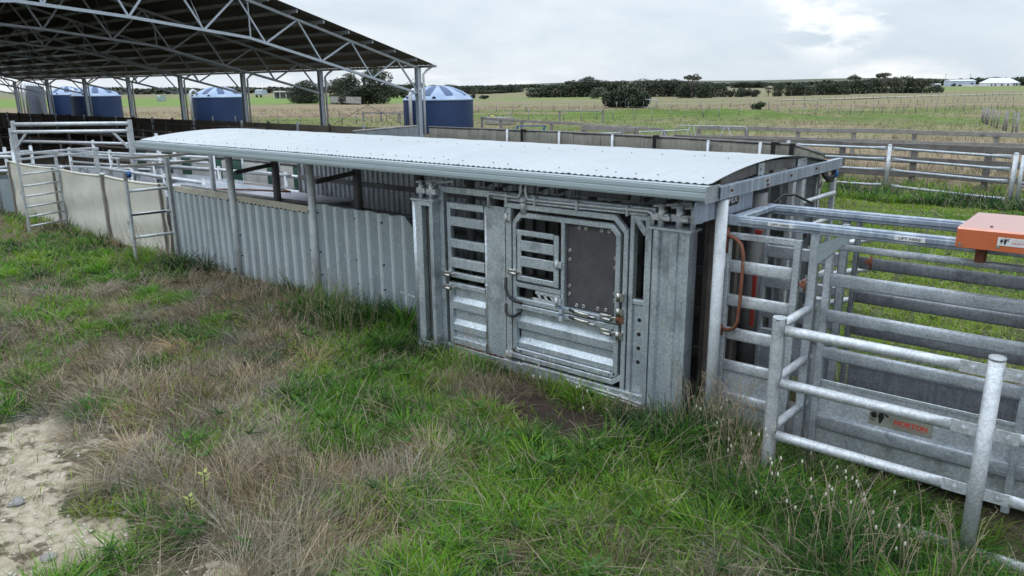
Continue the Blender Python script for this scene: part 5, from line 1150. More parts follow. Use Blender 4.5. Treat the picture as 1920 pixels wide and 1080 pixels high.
def tussocks(name, label, nc, per, mode):
    cx, cy, cr = polar(nc, 2.4, 24, R(50)); d = dryness(cx, cy); k = ~keep_out(cx, cy)
    k &= (soilmask(cx, cy) < .55) & (darkmask(cx, cy) < .3) & ((cy < 9) | (cx < -9))
    k &= (d > .48) if mode == 'dry' else (d < .56)
    cx, cy, cr, d = cx[k], cy[k], cr[k], d[k]; m_ = len(cx)
    along = sstep(5.7, 6.5, cy)*(cx > -13.5)*(cx < -6.9) + np.clip(blob(cx, cy, [(-2.9, 5.9, .6), (-2.0, 5.3, .6), (-1.0, 5.4, .8), (-6.8, 5.9, .5)]), 0, 1)
    R_ = rng.uniform(.07, .20, m_)*(1+.012*cr); H_ = rng.uniform(.22, .46, m_)
    if mode != 'dry': H_ = rng.uniform(.16, .30, m_)*(1+1.2*np.clip(along, 0, 1))
    bx_ = np.repeat(np.arange(m_), per); n = len(bx_)
    q = np.sqrt(rng.random(n)); th = rng.uniform(0, 2*math.pi, n); x = cx[bx_]+q*R_[bx_]*np.cos(th); y = cy[bx_]+q*R_[bx_]*np.sin(th)
    ok = ~keep_out(x, y); bx_, q, th, x, y = bx_[ok], q[ok], th[ok], x[ok], y[ok]; n = len(x); r = np.hypot(x, y)
    flow = 2*math.pi*fbm(cx, cy, 2.0, 97, 2)*1.5 - .9
    wgt = .75 if mode == 'dry' else .35
    vx = np.cos(th)*(.35+.65*q) + wgt*np.cos(flow[bx_]) + rng.normal(0, .25, n); vy = np.sin(th)*(.35+.65*q) + wgt*np.sin(flow[bx_]) + rng.normal(0, .25, n)
    az = np.arctan2(vy, vx); lean = .15 + .65*q*rng.uniform(.5, 1.2, n) + (.35 if mode == 'dry' else .0); curl = rng.uniform(.5, 1.5, n)
    Lg = H_[bx_]*rng.uniform(.55, 1.2, n)*(1 if mode == 'dry' else 1.1)
    if mode == 'dry':
        W = rng.uniform(.0013, .0026, n)+.0004*r; tone = rng.uniform(.62, 1.3, m_)[:, None]; hue = rng.normal(0, 1, (m_, 1))*np.array([[.07, -.01, -.10]])
        col = DRY[rng.integers(0, 5, n)]*tone[bx_]*(1+hue[bx_])*(.8+.45*rng.random((n, 1)))
    else:
        W = rng.uniform(.0026, .0055, n)+.0006*r; t_ = np.clip(rng.normal(.52, .22, m_) - .34*np.clip(along, 0, 1) + .2*np.clip(blob(cx, cy, [(-15.9, 4.9, 1), (-5.4, 4, .5), (-3.27, 3.24, .35), (-3.6, 3.9, .45), (-13.9, 3.7, 1.2), (-2.3, 4.5, .3)]), 0, 1), 0, .99)
        t_ = np.clip(t_[bx_]+rng.normal(0, .07, n), 0, .999)*4; i_ = t_.astype(int); f_ = (t_-i_)[:, None]; col = (LUSH[i_]*(1-f_)+LUSH[np.minimum(i_+1, 4)]*f_)*(.75+.5*rng.random((n, 1)))
        old = rng.random(n) < .08; col[old] = DRY[rng.integers(1, 4, old.sum())]
    z = ground_z(x, y)-.01
    return blades(name, np.stack([x, y, z], 1), Lg, W, az, lean, curl, col.astype(np.float32), label)
tussocks('dry_tussock_grass', 'drooping mounds of pale straw coloured dry grass', 2200, 120, 'dry')
tussocks('green_tussock_grass', 'leafy green grass tussocks, rank and dark along the wall', 2650, 90, 'lush')
x_, y_, r_ = polar(9000, 2.2, 26, R(50)); k_ = ~keep_out(x_, y_) & (darkmask(x_, y_) < .5); x_, y_, r_ = x_[k_], y_[k_], r_[k_]; n_ = len(x_)
blades('fallen_straw', np.stack([x_, y_, ground_z(x_, y_)+rng.uniform(.02, .16, n_)], 1), rng.uniform(.22, .6, n_), rng.uniform(.0022, .004, n_)+.0004*r_, 2*math.pi*fbm(x_, y_, 2.0, 97, 2)*1.5+rng.normal(0, .8, n_), rng.normal(1.35, .2, n_), rng.uniform(-.1, .45, n_), (np.array([[.52, .44, .31]])*rng.uniform(.55, 1.2, (n_, 1))).astype(np.float32), 'loose dead straw lying across the grass')
x_, y_, r_ = polar(900, 2.2, 18, R(50)); k_ = ~keep_out(x_, y_) & (dryness(x_, y_) < .75) & (darkmask(x_, y_) < .6) & (soilmask(x_, y_) < .15); x_, y_, r_ = x_[k_], y_[k_], r_[k_]; n_ = len(x_); b_ = np.repeat(np.arange(n_), 9); az_ = np.tile(np.arange(9)*2.4, n_)+rng.normal(0, .25, n_*9)
blades('broadleaf_weeds', np.stack([x_[b_], y_[b_], ground_z(x_[b_], y_[b_])+rng.uniform(.02, .14, n_)[b_]], 1), rng.uniform(.06, .15, n_*9), rng.uniform(.016, .034, n_*9), az_, rng.normal(.85, .2, n_*9), rng.uniform(.2, .8, n_*9), (np.array([[.085, .19, .045]])*rng.uniform(.6, 1.6, (n_, 1))[b_]*rng.uniform(.85, 1.15, (n_*9, 1))).astype(np.float32), 'small broad leaved weeds scattered in the grass')
make_grass('yard_grass', 'short bright green grass in the yard behind the weigh crate', 170000, 0, 0.1, 0.1, 'lush', (-9, 4.5, 7.6, 24.3))
make_grass('fence_line_grass', 'rank dark green grass along the yard panels', 45000, 0, .1, .1, 'lush', (-10, .5, 22.5, 27.4))
make_grass('pasture_grass', 'green pasture tufts farther out', 90000, 30, 120, R(42), 'lush')
make_grass('dry_pasture_grass', 'tan dry pasture tufts farther out', 110000, 30, 135, R(42), 'dry')
# tall straw stems with open seed heads
def stems(name, label, spots, per, hgt, colr, head=False):
    m = MB(); hm = MB(); rs = random.Random(len(name)*7+len(spots))
    for sx, sy, sr in spots:
        for k in range(per):
            a_ = rs.uniform(0, 6.28); q = sr*math.sqrt(rs.random()); x = sx+q*math.cos(a_); y = sy+q*math.sin(a_)
            if keep_out(np.array([x]), np.array([y]))[0]: continue
            h = hgt*rs.uniform(.6, 1.15); lx, ly = rs.uniform(-.3, .3)*h, rs.uniform(-.3, .3)*h; z = gz(x, y)
            pts = [V(x, y, z), V(x+lx*.25, y+ly*.25, z+h*.55), V(x+lx*.7, y+ly*.7, z+h*.9), V(x+lx, y+ly, z+h)]
            m.path(pts, .0028, 4, 0, .0014)
            if head: hm.ball(pts[-1]+V(lx*.06, ly*.06, .0), .0085, .0085, .019, 6, 5, 0)
            else:
                for j in range(5):
                    p = pts[2].lerp(pts[3], j/4); dd = V(rs.uniform(-.03, .03), rs.uniform(-.03, .03), rs.uniform(.0, .03)); m.path([p, p+dd], .0022, 4, 0, .001)
    o = m.build(name, colr, None); tag(o, label, None, None, 'stuff')
    if head:
        h_ = hm.build('seed_heads', M('cream_seed_head', (.62, .58, .46), (.72, .68, .56), .9, 0, 30), o); h_['kind'] = 'stuff'
straw_m = M('straw_stem', (.26, .21, .14), (.40, .33, .22), .85, 0, 3)
stems('straw_stems', 'tall pale straw stems standing above the grass', [(-2.98, 6.2, .22), (-2.7, 6.2, .2), (-2.45, 6.1, .25), (-8.7, 6.3, .5), (-9.6, 6.3, .7), (-11.5, 6.5, .8), (-14.5, 6.3, .7), (-7.9, 5.9, .5), (-16.5, 6.4, 1.0), (-2.2, 5.5, .3), (-1.2, 4.9, .4), (-.7, 5.2, .3), (-5.2, 5.7, .4)], 34, .62, straw_m)
stems('bunny_tail_stems', 'thin stems with cream bunny tail seed heads by the pipe panel', [(-1.75, 5.75, .35), (-1.35, 5.75, .35), (-2.3, 5.75, .25), (-1.6, 5.3, .35), (-1.0, 5.4, .3), (-4.7, 6.1, .3), (-5.1, 6.2, .25), (-3.9, 5.8, .3), (-2.75, 6.2, .2)], 8, .42, straw_m, True)
# stones on the bare patch
for k, (x, y, s, lab) in enumerate(((-6.55, 1.60, .055, 'largest flat grey stone on the bare soil'), (-7.15, 1.62, .03, 'small grey stone between two bare patches'), (-5.62, 1.50, .04, 'dark flat stone at the lower edge of the bare soil'), (-7.05, 1.50, .035, 'dark grey stone at the picture edge of the bare soil'), (-5.78, 2.12, .035, 'grey stone half under dry grass'))):
    rs = random.Random(k+3); bm_ = MB(); n = 9; ra = [s*rs.uniform(.8, 1.5) for _ in range(n)]; z = gz(x, y)
    rings = []
    for h, f in ((-.02, .9), (.25*s, 1.0), (.45*s, .82)):
        rings.append([V(x+1.3*ra[j]*f*math.cos(2*math.pi*j/n+k), y+ra[j]*f*math.sin(2*math.pi*j/n+k), z+h+rs.uniform(-.08, .08)*s) for j in range(n)])
    bm_.loft(rings, 0, False); o = bm_.build('stone', stone_m, None); tag(o, lab, 'stone', 'grey stones on the bare soil')
m = MB(); rs = random.Random(5)
for k in range(420):
    x = rs.uniform(-9.5, -4.2); y = rs.uniform(.9, 3.0)
    if soilmask(np.array([x]), np.array([y]))[0] < (.3 if k % 6 else -1): continue
    s = rs.uniform(.005, .016); m.ball((x, y, gz(x, y)+s*.3), s, s*rs.uniform(.6, 1.2), s*.6, 6, 4)
o = m.build('pebbles', pebble_m, None); tag(o, 'scattered white pebbles on the bare soil', None, None, 'stuff')
for (x, y, h, lab) in ((-5.47, 2.62, .26, 'upper yellow green weed sprig in the dry grass'), (-5.30, 2.40, .22, 'lower yellow green weed sprig near the bare soil')):
    t = thing('weed', lab, 'weed', (x, y, gz(x, y))); m = MB(); z = gz(x, y); m.tube((x, y, z), (x+.02, y, z+h), .004, 5); m.build('stem', leaf_green, t)
    m = MB(); rs = random.Random(int(h*100))
    for k in range(16):
        a_ = k*2.4; p = V(x+.015, y, z+h*(.45+.55*k/16)); d_ = V(math.cos(a_), math.sin(a_), .5)*rs.uniform(.03, .06); s_ = V(-math.sin(a_), math.cos(a_), 0)*.014
        m.add([p, p+d_*.5+s_, p+d_, p+d_*.5-s_], [[0, 1, 2, 3]])
    m.build('leaves', M('yellow_green_leaf', (.28, .32, .06), (.36, .40, .10), .6), t)
# ================================================================== trees
def crown_mesh(name, lobes, n, ls, mat, seed):
    g = np.random.default_rng(seed); w = np.array([a*b*c for (_, _, _, a, b, c) in lobes])**.75; w /= w.sum(); idx = g.choice(len(lobes), n, p=w); Lb = np.array(lobes)[idx]
    d = g.normal(size=(n, 3)); d /= np.linalg.norm(d, axis=1)[:, None]; rr_ = g.uniform(.45, 1.0, n)**.5
    lump = 1 + .22*np.sin(d[:, 0]*7+idx)*np.sin(d[:, 1]*6+2*idx)*np.sin(d[:, 2]*7) + g.normal(0, .06, n)
    P = Lb[:, :3] + d*Lb[:, 3:]*(rr_*lump)[:, None]
    a_ = g.normal(size=(n, 3)); a_ /= np.linalg.norm(a_, axis=1)[:, None]; b_ = np.cross(a_, g.normal(size=(n, 3))); b_ /= np.linalg.norm(b_, axis=1)[:, None]
    s = (ls*g.uniform(.5, 1.4, n))[:, None]; co = np.stack([P - a_*s - b_*s*.55, P + a_*s*.2 - b_*s*.8, P + a_*s + b_*s*.35, P - a_*s*.2 + b_*s*.75], 1)
    me = bpy.data.meshes.new(name); me.vertices.add(4*n); me.vertices.foreach_set('co', co.reshape(-1).astype(np.float32)); me.loops.add(4*n); me.loops.foreach_set('vertex_index', np.arange(4*n, dtype=np.int32)); me.polygons.add(n); me.polygons.foreach_set('loop_start', np.arange(n, dtype=np.int32)*4)
    me.materials.append(mat); me.update(calc_edges=True); return me
def trunk_mesh(name, limbs):
    m = MB()
    for pts, r0, r1 in limbs: m.path(pts, r0, 7, 0, r1)
    o = m.build(name, bark_m, None); me = o.data; bpy.data.objects.remove(o); return me
# unit prototypes: 1 wide, 1 high
def proto(kind, seed, mat, n, ls):
    g = random.Random(seed); lobes = []
    if kind == 'dome':
        for k in range(11):
            a_ = k*2.4; q = .30*math.sqrt((k+.5)/11); lobes.append((q*math.cos(a_)*1.15, q*math.sin(a_)*1.15, .50+.26*(1-q/.3)+g.uniform(-.06, .08), g.uniform(.13, .2), g.uniform(.13, .2), g.uniform(.12, .18)))
        for k in range(5): a_ = k*1.26; lobes.append((.3*math.cos(a_), .3*math.sin(a_), .3, .17, .17, .17))
        for k in range(6): a_ = k*1.05+.4; lobes.append((.24*math.cos(a_), .24*math.sin(a_), .13, .17, .17, .14))
    elif kind == 'bush':
        for k in range(14):
            a_ = k*2.4; q = .36*math.sqrt((k+.5)/14); lobes.append((q*math.cos(a_), q*math.sin(a_), g.uniform(.16, .8-.9*q), g.uniform(.13, .22), g.uniform(.13, .22), g.uniform(.16, .24)))
    elif kind == 'umbrella':
        for k in range(9):
            a_ = k*2.4; q = .36*math.sqrt((k+.5)/9); lobes.append((q*math.cos(a_), q*math.sin(a_), .82+g.uniform(-.05, .07), g.uniform(.12, .17), g.uniform(.12, .17), .075))
        for k in range(5): a_ = k*1.3; lobes.append((.22*math.cos(a_), .22*math.sin(a_), .5+g.uniform(-.1, .1), .1, .1, .07))
    elif kind == 'column':
        for k in range(10): lobes.append((g.uniform(-.2, .2), g.uniform(-.2, .2), .14+.078*k, .22-.012*k, .22-.012*k, .13))
    cm = crown_mesh('crown', lobes, n, ls, mat, seed)
    tk = 1.7 if kind == 'umbrella' else 1.; limbs = [([V(0, 0, -.02), V(.01, 0, .2), V(-.01, .01, .5), V(0, 0, .72)], .035*tk, .014*tk)]
    for k in range(5):
        a_ = k*1.26+seed; limbs.append(([V(0, 0, .16+.04*k), V(.12*math.cos(a_), .12*math.sin(a_), .4), V(.26*math.cos(a_), .26*math.sin(a_), .66 if tk < 1.1 else .80)], .018*tk, .007*tk))
    return cm, trunk_mesh('trunk', limbs)
PR = {'dome': [proto('dome', s, leaf_dark, 4600, .021) for s in (1, 2, 3)], 'olive': [proto('dome', s, leaf_mid, 3800, .021) for s in (4, 5)], 'bush': [proto('bush', s, leaf_dark, 4200, .024) for s in (6, 7)], 'umbrella': [proto('umbrella', s, leaf_mid, 2200, .021) for s in (8, 9)], 'column': [proto('column', 10, leaf_dark, 1500, .03)],
      'big': [proto('bush', 12, leaf_dark, 9000, .03)], 'green': [proto('bush', 14, leaf_green, 1500, .04)], 'bigdome': [proto('dome', 15, leaf_dark, 7000, .018), proto('dome', 16, leaf_dark, 6000, .018)], 'obush': [proto('bush', 17, leaf_mid, 2600, .03)]}
FRONT = V(-.643, .766, 0)
cnt = [0]
def tree(kind, x, y, w, h, lab, cat='tree', group=None, sink=0.):
    k = cnt[0]; cnt[0] += 1; cm, tm = PR[kind][k % len(PR[kind])]
    bush = kind in ('bush', 'green', 'obush') or cat in ('shrub', 'bush')
    t = thing('shrub' if bush else 'tree', lab, cat, (x, y, gz(x, y)-sink), group); t.rotation_euler[2] = k*1.7; t.scale = (w*1.12, w*1.12, h*1.08)
    for nm, me in (('crown', cm), ('trunk', tm)):
        o = bpy.data.objects.new(nm, me); COL.objects.link(o); o.parent = t
    return t
gA = 'paddock trees seen past the shed posts'
tree('bigdome', -154.6, 109.8, 7.0, 5.5, 'broad dark tree left of the thick shed post in the paddock', 'tree', gA); tree('dome', -161, 113, 7, 4.2, 'lower dark tree at the left edge of the paddock tree group', 'tree', gA)
tree('olive', -145, 112.4, 6.0, 6.6, 'open limbed olive tree with a bare trunk beside the thick shed post', 'tree', gA); tree('bigdome', -139, 110, 6.0, 7.4, 'tall dark tree in the middle of the paddock group', 'tree', gA)
tree('bigdome', -130.5, 110.5, 6.8, 8.2, 'tallest dark tree reaching above the shed truss line', 'tree', gA); tree('big', -131.5, 107.5, 6.5, 5.0, 'dense skirted dark shrub under the tallest paddock tree', 'shrub', gA); tree('obush', -134.5, 106.5, 4.2, 3.6, 'greyish twiggy shrub beside the skirted dark one', 'shrub', gA)
tree('bush', -203, 181.4, 8.5, 4.4, 'low rounded tree just left of the nearest water tank', 'tree', gA)
gB = 'trees of the belt left of the sky gap'
for x, y, w, h, l in ((-262, 246, 9, 6.8, 'rounded tallest tree at the tank end of the left belt'), (-266, 262, 10, 5.6, 'second tree of the left belt counted from the tank'), (-270, 276, 10, 5.4, 'third tree of the left belt counted from the tank'), (-272, 290, 10, 5.2, 'middle tree of the left belt behind the tank roof'), (-272, 303, 9.5, 4.9, 'tree right of the middle of the left belt'), (-273, 316, 9, 4.8, 'third last tree of the left belt before the sky gap'), (-276, 328, 9, 4.8, 'second last tree of the left belt before the sky gap'), (-281, 340, 9, 5.0, 'end tree of the left belt next to the sky gap')):
    tree('dome', x, y, w*1.1, h, l, 'tree', gB, .3)
tree('column', -170.4, 184.5, 2.2, 2.3, 'small upright bush alone in front of the left tree belt', 'bush'); tree('bush', -157.8, 175.8, 3, 1.6, 'small low bush right of the upright one near the left belt', 'bush')
gC = 'trees of the thick middle belt'
for x, y, w, h, k, l in ((-159, 205, 9.5, 4.5, 'dome', 'low rounded end tree of the middle belt by the sky gap'), (-153, 207, 9, 5.2, 'dome', 'second tree from the gap end of the middle belt'), (-151, 211, 4.5, 5.9, 'umbrella', 'thin flat topped tree rising over the gap end of the middle belt'), (-147, 208, 9, 5.8, 'dome', 'third tree from the gap end of the middle belt'), (-144, 211, 8.5, 7.4, 'bigdome', 'tallest round crowned tree of the middle belt'), (-139, 213, 9, 6.4, 'dome', 'tree just right of the tallest crown in the middle belt'), (-134, 216, 9, 6.4, 'dome', 'broad tree in the right half of the middle belt'), (-130, 222, 9, 6.6, 'olive', 'olive tree behind the round grey bushes'), (-126, 226, 9, 7.0, 'dome', 'tall dark tree behind the big shrub left side'), (-121, 228, 9, 7.0, 'dome', 'tall dark tree directly behind the big shrub'), (-114, 226, 9, 6.2, 'olive', 'flat crowned tree above the right shoulder of the big shrub')):
    tree(k, x, y, w*1.1, h*.92, l, 'tree', gC, .2)
tree('obush', -125.5, 189, 5, 4.0, 'rounded grey green bush in front of the middle belt', 'bush'); tree('obush', -121, 187, 4.2, 2.6, 'lower grey green bush joined to the rounded one', 'bush')
gS = 'big shrub clump'
tree('big', -66.6, 105, 3.4, 3.3, 'low left shoulder of the big dark shrub clump', 'shrub', gS); tree('big', -62.9, 102.6, 4.6, 4.4, 'tall middle of the big dark shrub clump', 'shrub', gS); tree('big', -60.2, 101.4, 3.4, 3.7, 'right side of the big dark shrub clump behind the pipe gate', 'shrub', gS)
tree('umbrella', -104, 205, 5.5, 6.4, 'open branching tree with tall airy crown right of the big shrub', 'tree'); tree('dome', -107, 207, 6, 4.2, 'low dark tree under the airy crowned one', 'tree'); tree('dome', -100.5, 206, 5.5, 4.2, 'low dark tree right of the airy crowned one', 'tree')
gD = 'row of separate bushes in the far paddock'
for x, y, w, h, k, l in ((-112, 219.8, 3.6, 2.8, 'bush', 'first rounded bush of the separate row beyond the green mound'), (-108, 219.8, 4.4, 2.7, 'bush', 'second low bush of the separate row'), (-104.2, 219.9, 3.6, 4.0, 'dome', 'taller forked bush in the separate row'), (-102, 221, 3.6, 3.8, 'dome', 'bush close right of the forked one in the separate row'), (-99, 219.9, 4.4, 2.9, 'bush', 'low bush after the forked pair in the separate row'), (-95.5, 220, 5, 3.2, 'bush', 'left half of the long low bush in the separate row'), (-92.6, 221, 5, 3.0, 'bush', 'right half of the long low bush in the separate row'), (-91.2, 229, 2.6, 2.6, 'umbrella', 'thin open bush after the long low one'), (-88.6, 229.5, 4, 4.0, 'dome', 'upright square bush left of the dark tree wall'), (-85.6, 230, 3, 3.0, 'column', 'small pointed bush left of the dark tree wall')):
    tree(k, x, y, w*.85, h*1.0, l, 'bush' if h < 3.5 else 'tree', gD)
gE = 'trees of the dark wall on the right'
for x, y, w, h, k, l in ((-88.6, 242.3, 6.0, 3.6, 'dome', 'left end tree of the dark wall on the right'), (-85.3, 242.1, 6.0, 3.8, 'dome', 'second tree from the left of the dark right wall'), (-85.7, 254.5, 5.5, 3.4, 'olive', 'olive tree in the left half of the dark right wall'), (-82.3, 254.2, 6.5, 4.0, 'dome', 'third dark tree of the right wall'), (-78.1, 253.9, 6.5, 4.4, 'dome', 'broad dark tree left of the tall umbrella crowns'), (-82.6, 281.7, 4.6, 5.6, 'umbrella', 'left tall umbrella crown above the dark right wall'), (-77.2, 296.2, 5.0, 6.2, 'umbrella', 'right tall umbrella crown above the dark right wall'), (-80.5, 281.4, 8, 4.6, 'dome', 'dark tree under the two umbrella crowns'), (-80.9, 297, 8, 5.0, 'dome', 'dark tree between the umbrella crowns'), (-76, 304.1, 9, 6.0, 'olive', 'tallest dome of the dark right wall'), (-72.5, 311.8, 9.5, 6.2, 'dome', 'dome next to the right end of the dark wall'), (-67.3, 310.5, 8.5, 5.6, 'olive', 'sloping right end tree of the dark wall'), (-64.3, 319, 4.5, 3.4, 'obush', 'pale trailing bush at the foot of the right wall end')):
    tree(k, x, y, w*1.05, h*1.14, l, 'tree', gE, .2)
tree('green', -41.3, 100.5, 2.0, 1.35, 'single round green bush alone in the open paddock', 'bush')
gF = 'distant clumps of trees near the horizon'
for x, y, w, h, l in ((-455, 880, 30, 6, 'dark distant tree clump left of the pale far roofs'), (-420, 892, 24, 6, 'second low clump of the far dark group'), (-388, 896, 36, 8.5, 'largest dark blue clump on the horizon right of centre'), (-372, 905, 20, 8, 'right end of the largest far clump'), (-345, 900, 16, 6.5, 'small round clump right of the largest far one'), (-530, 860, 14, 9, 'small paired far trees left of the dark group'), (-560, 850, 30, 8, 'flat far clump low on the horizon'), (-92, 806, 26, 9, 'dark trees behind the gap between blue shed and house'), (-120, 812, 26, 9, 'dark trees behind the roof of the blue shed'), (-72, 800, 18, 8, 'dark trees at the right side of the white house')):
    tree('dome', x, y, w, h, l, 'tree', gF)
for k, (x, y, l) in enumerate(((-158, 815, 'left of two thin power poles above the blue shed roof'), (-139, 820, 'right of two thin power poles above the blue shed roof'))):
    t = thing('power_pole', l, 'power pole', (x, y, gz(x, y)), 'power poles by the farm'); z = gz(x, y)
    m = MB(); m.tube((x, y, z-.5), (x, y, z+11.5), .17, 7); m.build('pole', timber_m, t); m = MB(); m.box(x-1.2, x+1.2, y-.08, y+.08, z+10.6, z+10.8, .01); m.build('cross_arm', timber_m, t)
# far woodland strips that read as one mass
def strip(name, lab, pts, h, n, ls, mat):
    g = np.random.default_rng(len(lab)); P = []; pts = np.array(pts, float)
    u = g.random(n)*(len(pts)-1); i = np.minimum(u.astype(int), len(pts)-2); f = (u-i)[:, None]; xy = pts[i]*(1-f)+pts[i+1]*f
    hh = h*(.35+.9*fbm(xy[:, 0], xy[:, 1], 26, 5, 3)); z = ground_z(xy[:, 0], xy[:, 1]) + hh*g.random(n)**.7; xy = xy + g.normal(0, 3, (n, 2))
    P = np.column_stack([xy, z]); s = ls*g.uniform(.5, 1.4, n)[:, None]; a_ = g.normal(size=(n, 3)); a_ /= np.linalg.norm(a_, axis=1)[:, None]; b_ = np.cross(a_, g.normal(size=(n, 3))); b_ /= np.linalg.norm(b_, axis=1)[:, None]
    co = np.stack([P-a_*s, P-b_*s*.7, P+a_*s, P+b_*s*.7], 1).reshape(-1, 3)
    o = np_mesh(name, co, np.arange(4*n), np.arange(n)*4, None, mat); tag(o, lab, None, None, 'stuff')
strip('distant_woodland', 'dark far woodland strip behind the shed', [(-900, 330), (-800, 420), (-640, 480), (-560, 520)], 7, 8000, 1.5, leaf_mid)
strip('distant_treeline', 'low far treeline along the middle horizon', [(-1500, 1500), (-1100, 1700), (-800, 1850), (-500, 1900), (-200, 2000), (300, 2100)], 9, 9000, 3.2, leaf_dark)
strip('far_right_woodland', 'far woodland strip behind the farm buildings', [(-330, 1000), (-230, 1040), (-90, 1010), (60, 960)], 9, 5000, 2.2, leaf_dark)
# hills
def ridge(name, lab, d, az0, az1, hfun, mat):
    m = MB(); n = 60; top = []; bot = []; back = []
    for i in range(n+1):
        a_ = az0+(az1-az0)*i/n; u = i/n; p = V(d*math.cos(a_), d*math.sin(a_), 0); top.append(p*1.1+V(0, 0, hfun(u))); bot.append(p+V(0, 0, -5)); back.append(p*1.3+V(0, 0, -5))
    m.loft([bot, top, back], 0, True, False, False); o = m.build(name, mat, None); tag(o, lab, None, None, 'structure')
hill_m = M('wooded_hill', (.05, .065, .04), (.09, .10, .06), .9, 0, .002)
ridge('hills', 'faint far hills on the right horizon', 8500, R(133), R(98), lambda u: 12+52*math.exp(-((u-.42)/.24)**2)+36*math.exp(-((u-.75)/.2)**2)*1+14*math.sin(u*9), hill_m)
hz_m = bpy.data.materials.new('open_air_haze'); hz_m.use_nodes = True; nt = hz_m.node_tree; nt.nodes.clear()
vo = nt.nodes.new('ShaderNodeVolumePrincipled'); vo.inputs['Color'].default_value = (.80, .88, .98, 1); vo.inputs['Density'].default_value = 3.3e-4; vo.inputs['Anisotropy'].default_value = .1
om = nt.nodes.new('ShaderNodeOutputMaterial'); nt.links.new(vo.outputs[0], om.inputs['Volume'])
m = MB(); m.box(-15500, 15500, -15500, 15500, -8, 230, .0); o = m.build('haze', hz_m, None); tag(o, 'thin pale air that fades the far hills', None, None, 'stuff')
# pale farm track
m = MB(); tp = [(-62, 160), (-59.5, 173.4), (-53.1, 203.2), (-44, 233), (-30.4, 262), (-8, 300), (40, 360)]
rings = []
for i, (x, y) in enumerate(tp):
    q = tp[min(i+1, len(tp)-1)]; p = tp[max(i-1, 0)]; d_ = V(q[0]-p[0], q[1]-p[1], 0).normalized(); s_ = V(-d_.y, d_.x, 0)*1.6
    rings.append([V(x, y, gz(x, y)+.12)-s_, V(x, y, gz(x, y)+.14), V(x, y, gz(x, y)+.12)+s_])
m.loft(rings, 0, True, False, False); o = m.build('track', M('pale_track_gravel', (.45, .41, .34), (.55, .50, .42), .95, 0, .5), None); tag(o, 'pale gravel farm track across the far paddock', None, None, 'structure')

# ================================================================== sky, sun, camera
w = bpy.data.worlds.new('World'); S.world = w; w.use_nodes = True; nt = w.node_tree; N = nt.nodes; L = nt.links; N.clear()
SUN_EL, SUN_AZ = R(52), R(250)        # direction towards the sun, measured like the scene's angles
out = N.new('ShaderNodeOutputWorld'); sky = N.new('ShaderNodeTexSky'); sky.sky_type = 'NISHITA'; sky.sun_disc = False; sky.sun_elevation = SUN_EL; sky.sun_rotation = R(90)-SUN_AZ
bg = N.new('ShaderNodeBackground'); bg.inputs[1].default_value = .10; L.new(sky.outputs[0], bg.inputs[0])
tc = N.new('ShaderNodeTexCoord'); mp = N.new('ShaderNodeMapping'); mp.inputs['Scale'].default_value = (1, 1, 3.2); L.new(tc.outputs['Generated'], mp.inputs[0])
def wn(scale, det, rough, loc):
    m2 = N.new('ShaderNodeMapping'); m2.inputs['Location'].default_value = loc; L.new(mp.outputs[0], m2.inputs[0])
    n = N.new('ShaderNodeTexNoise'); n.inputs['Scale'].default_value = scale; n.inputs['Detail'].default_value = det; n.inputs['Roughness'].default_value = rough; n.inputs['Distortion'].default_value = .25; L.new(m2.outputs[0], n.inputs['Vector']); return n.outputs['Fac']
def mr(f, a, b_, c=0., d=1.):
    k = N.new('ShaderNodeMapRange'); k.interpolation_type = 'SMOOTHSTEP'; k.inputs[1].default_value = a; k.inputs[2].default_value = b_; k.inputs[3].default_value = c; k.inputs[4].default_value = d; L.new(f, k.inputs[0]); return k.outputs[0]
def cmix(f, A, B):
    x = N.new('ShaderNodeMix'); x.data_type = 'RGBA'; L.new(f, x.inputs[0])
    for i, c_ in ((6, A), (7, B)):
        if isinstance(c_, tuple): x.inputs[i].default_value = c_ + (1,)
        else: L.new(c_, x.inputs[i])
    return x.outputs[2]
big = mr(wn(1.6, 5, .5, (3.1, 1.7, .4)), .36, .66); det = mr(wn(4.2, 7, .55, (.3, 5.2, 2.)), .35, .7)
cc = cmix(big, (.355, .42, .485), (.575, .605, .635)); cc2 = cmix(det, (.375, .44, .50), (.605, .625, .65))
mixf = N.new('ShaderNodeMix'); mixf.data_type = 'RGBA'; mixf.inputs[0].default_value = .38; L.new(cc, mixf.inputs[6]); L.new(cc2, mixf.inputs[7])
sep = N.new('ShaderNodeSeparateXYZ'); L.new(tc.outputs['Generated'], sep.inputs[0])
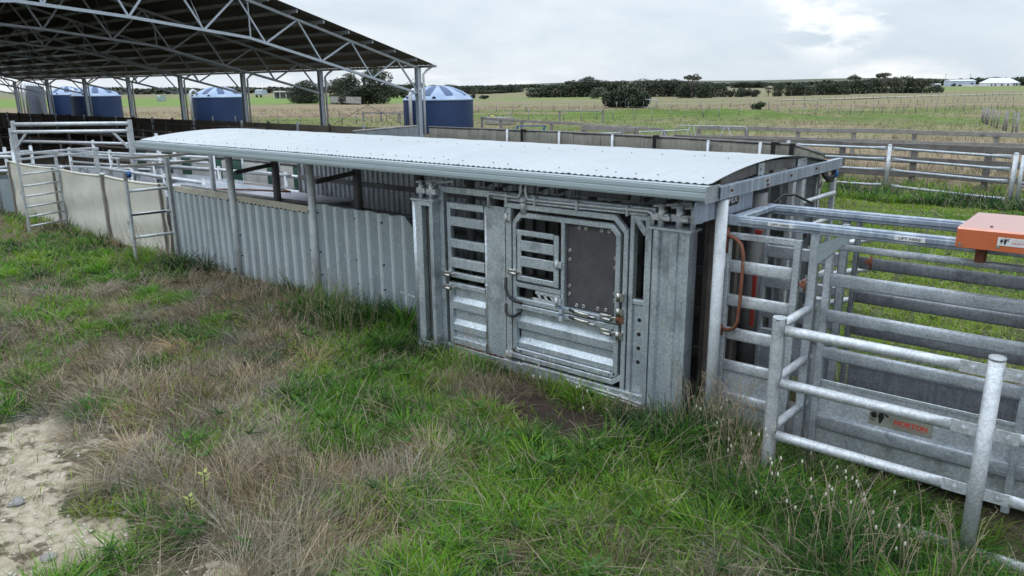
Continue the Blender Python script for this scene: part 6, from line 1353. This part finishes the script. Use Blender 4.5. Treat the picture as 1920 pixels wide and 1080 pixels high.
# bright towering cloud and low bright bank (directions of real clouds)
def patch(x, y, z, lo, hi):
    d_ = Vector((x, y, z)).normalized(); dp = N.new('ShaderNodeVectorMath'); dp.operation = 'DOT_PRODUCT'; L.new(tc.outputs['Generated'], dp.inputs[0]); dp.inputs[1].default_value = d_
    return mr(dp.outputs['Value'], lo, hi)
def band(f): 
    k = N.new('ShaderNodeMath'); k.operation = 'MULTIPLY'; L.new(f[0], k.inputs[0]); L.new(f[1], k.inputs[1]); return k.outputs[0]
puff = mr(wn(9, 7, .6, (2., .3, 1.)), .42, .58)
c3 = cmix(band((patch(-.305, .94, .10, .9962, .9992), puff)), mixf.outputs[2], (.665, .675, .69))
c4 = cmix(band((mr(sep.outputs[2], .035, .012), mr(wn(5, 6, .6, (7., .3, 3.)), .42, .62))), c3, (.63, .645, .66))
hz = c4
bg2 = N.new('ShaderNodeBackground'); L.new(mr(sep.outputs[2], .12, .95, .97, 2.5), bg2.inputs[1]); L.new(hz, bg2.inputs[0])
ms = N.new('ShaderNodeMixShader'); ms.inputs[0].default_value = .92; L.new(bg.outputs[0], ms.inputs[1]); L.new(bg2.outputs[0], ms.inputs[2]); L.new(ms.outputs[0], out.inputs[0])
sl_ = bpy.data.lights.new('sun', 'SUN'); sl_.energy = 1.2; sl_.angle = R(14); sl_.color = (1, .97, .92); so_ = bpy.data.objects.new('sun', sl_); COL.objects.link(so_)
dv = V(math.cos(SUN_EL)*math.cos(SUN_AZ), math.cos(SUN_EL)*math.sin(SUN_AZ), math.sin(SUN_EL)); so_.rotation_euler = dv.to_track_quat('Z', 'Y').to_euler()
cam = bpy.data.cameras.new('camera'); co_ = bpy.data.objects.new('camera', cam); COL.objects.link(co_); S.camera = co_
cam.sensor_width = 36; cam.lens = 36*1420/1920; cam.clip_start = .05; cam.clip_end = 40000
pit = math.atan(377/1420); rol = R(.54)
fw = V(math.cos(hd)*math.cos(pit), math.sin(hd)*math.cos(pit), -math.sin(pit)); r0 = V(math.sin(hd), -math.cos(hd), 0); u0 = r0.cross(fw)
rt = r0*math.cos(rol) - u0*math.sin(rol); up = u0*math.cos(rol) + r0*math.sin(rol)
mw = Matrix.Identity(4)
for i in range(3): mw[i][0] = rt[i]; mw[i][1] = up[i]; mw[i][2] = -fw[i]
mw[0][3], mw[1][3], mw[2][3] = 0, 0, 3.2
co_.matrix_world = mw
S.view_settings.view_transform = 'Standard'; S.view_settings.look = 'None'; S.view_settings.exposure = .80; S.view_settings.gamma = 1
S.render.engine = 'CYCLES'; S.cycles.max_bounces = 6; S.cycles.diffuse_bounces = 3; S.cycles.transparent_max_bounces = 4; S.cycles.use_denoising = True
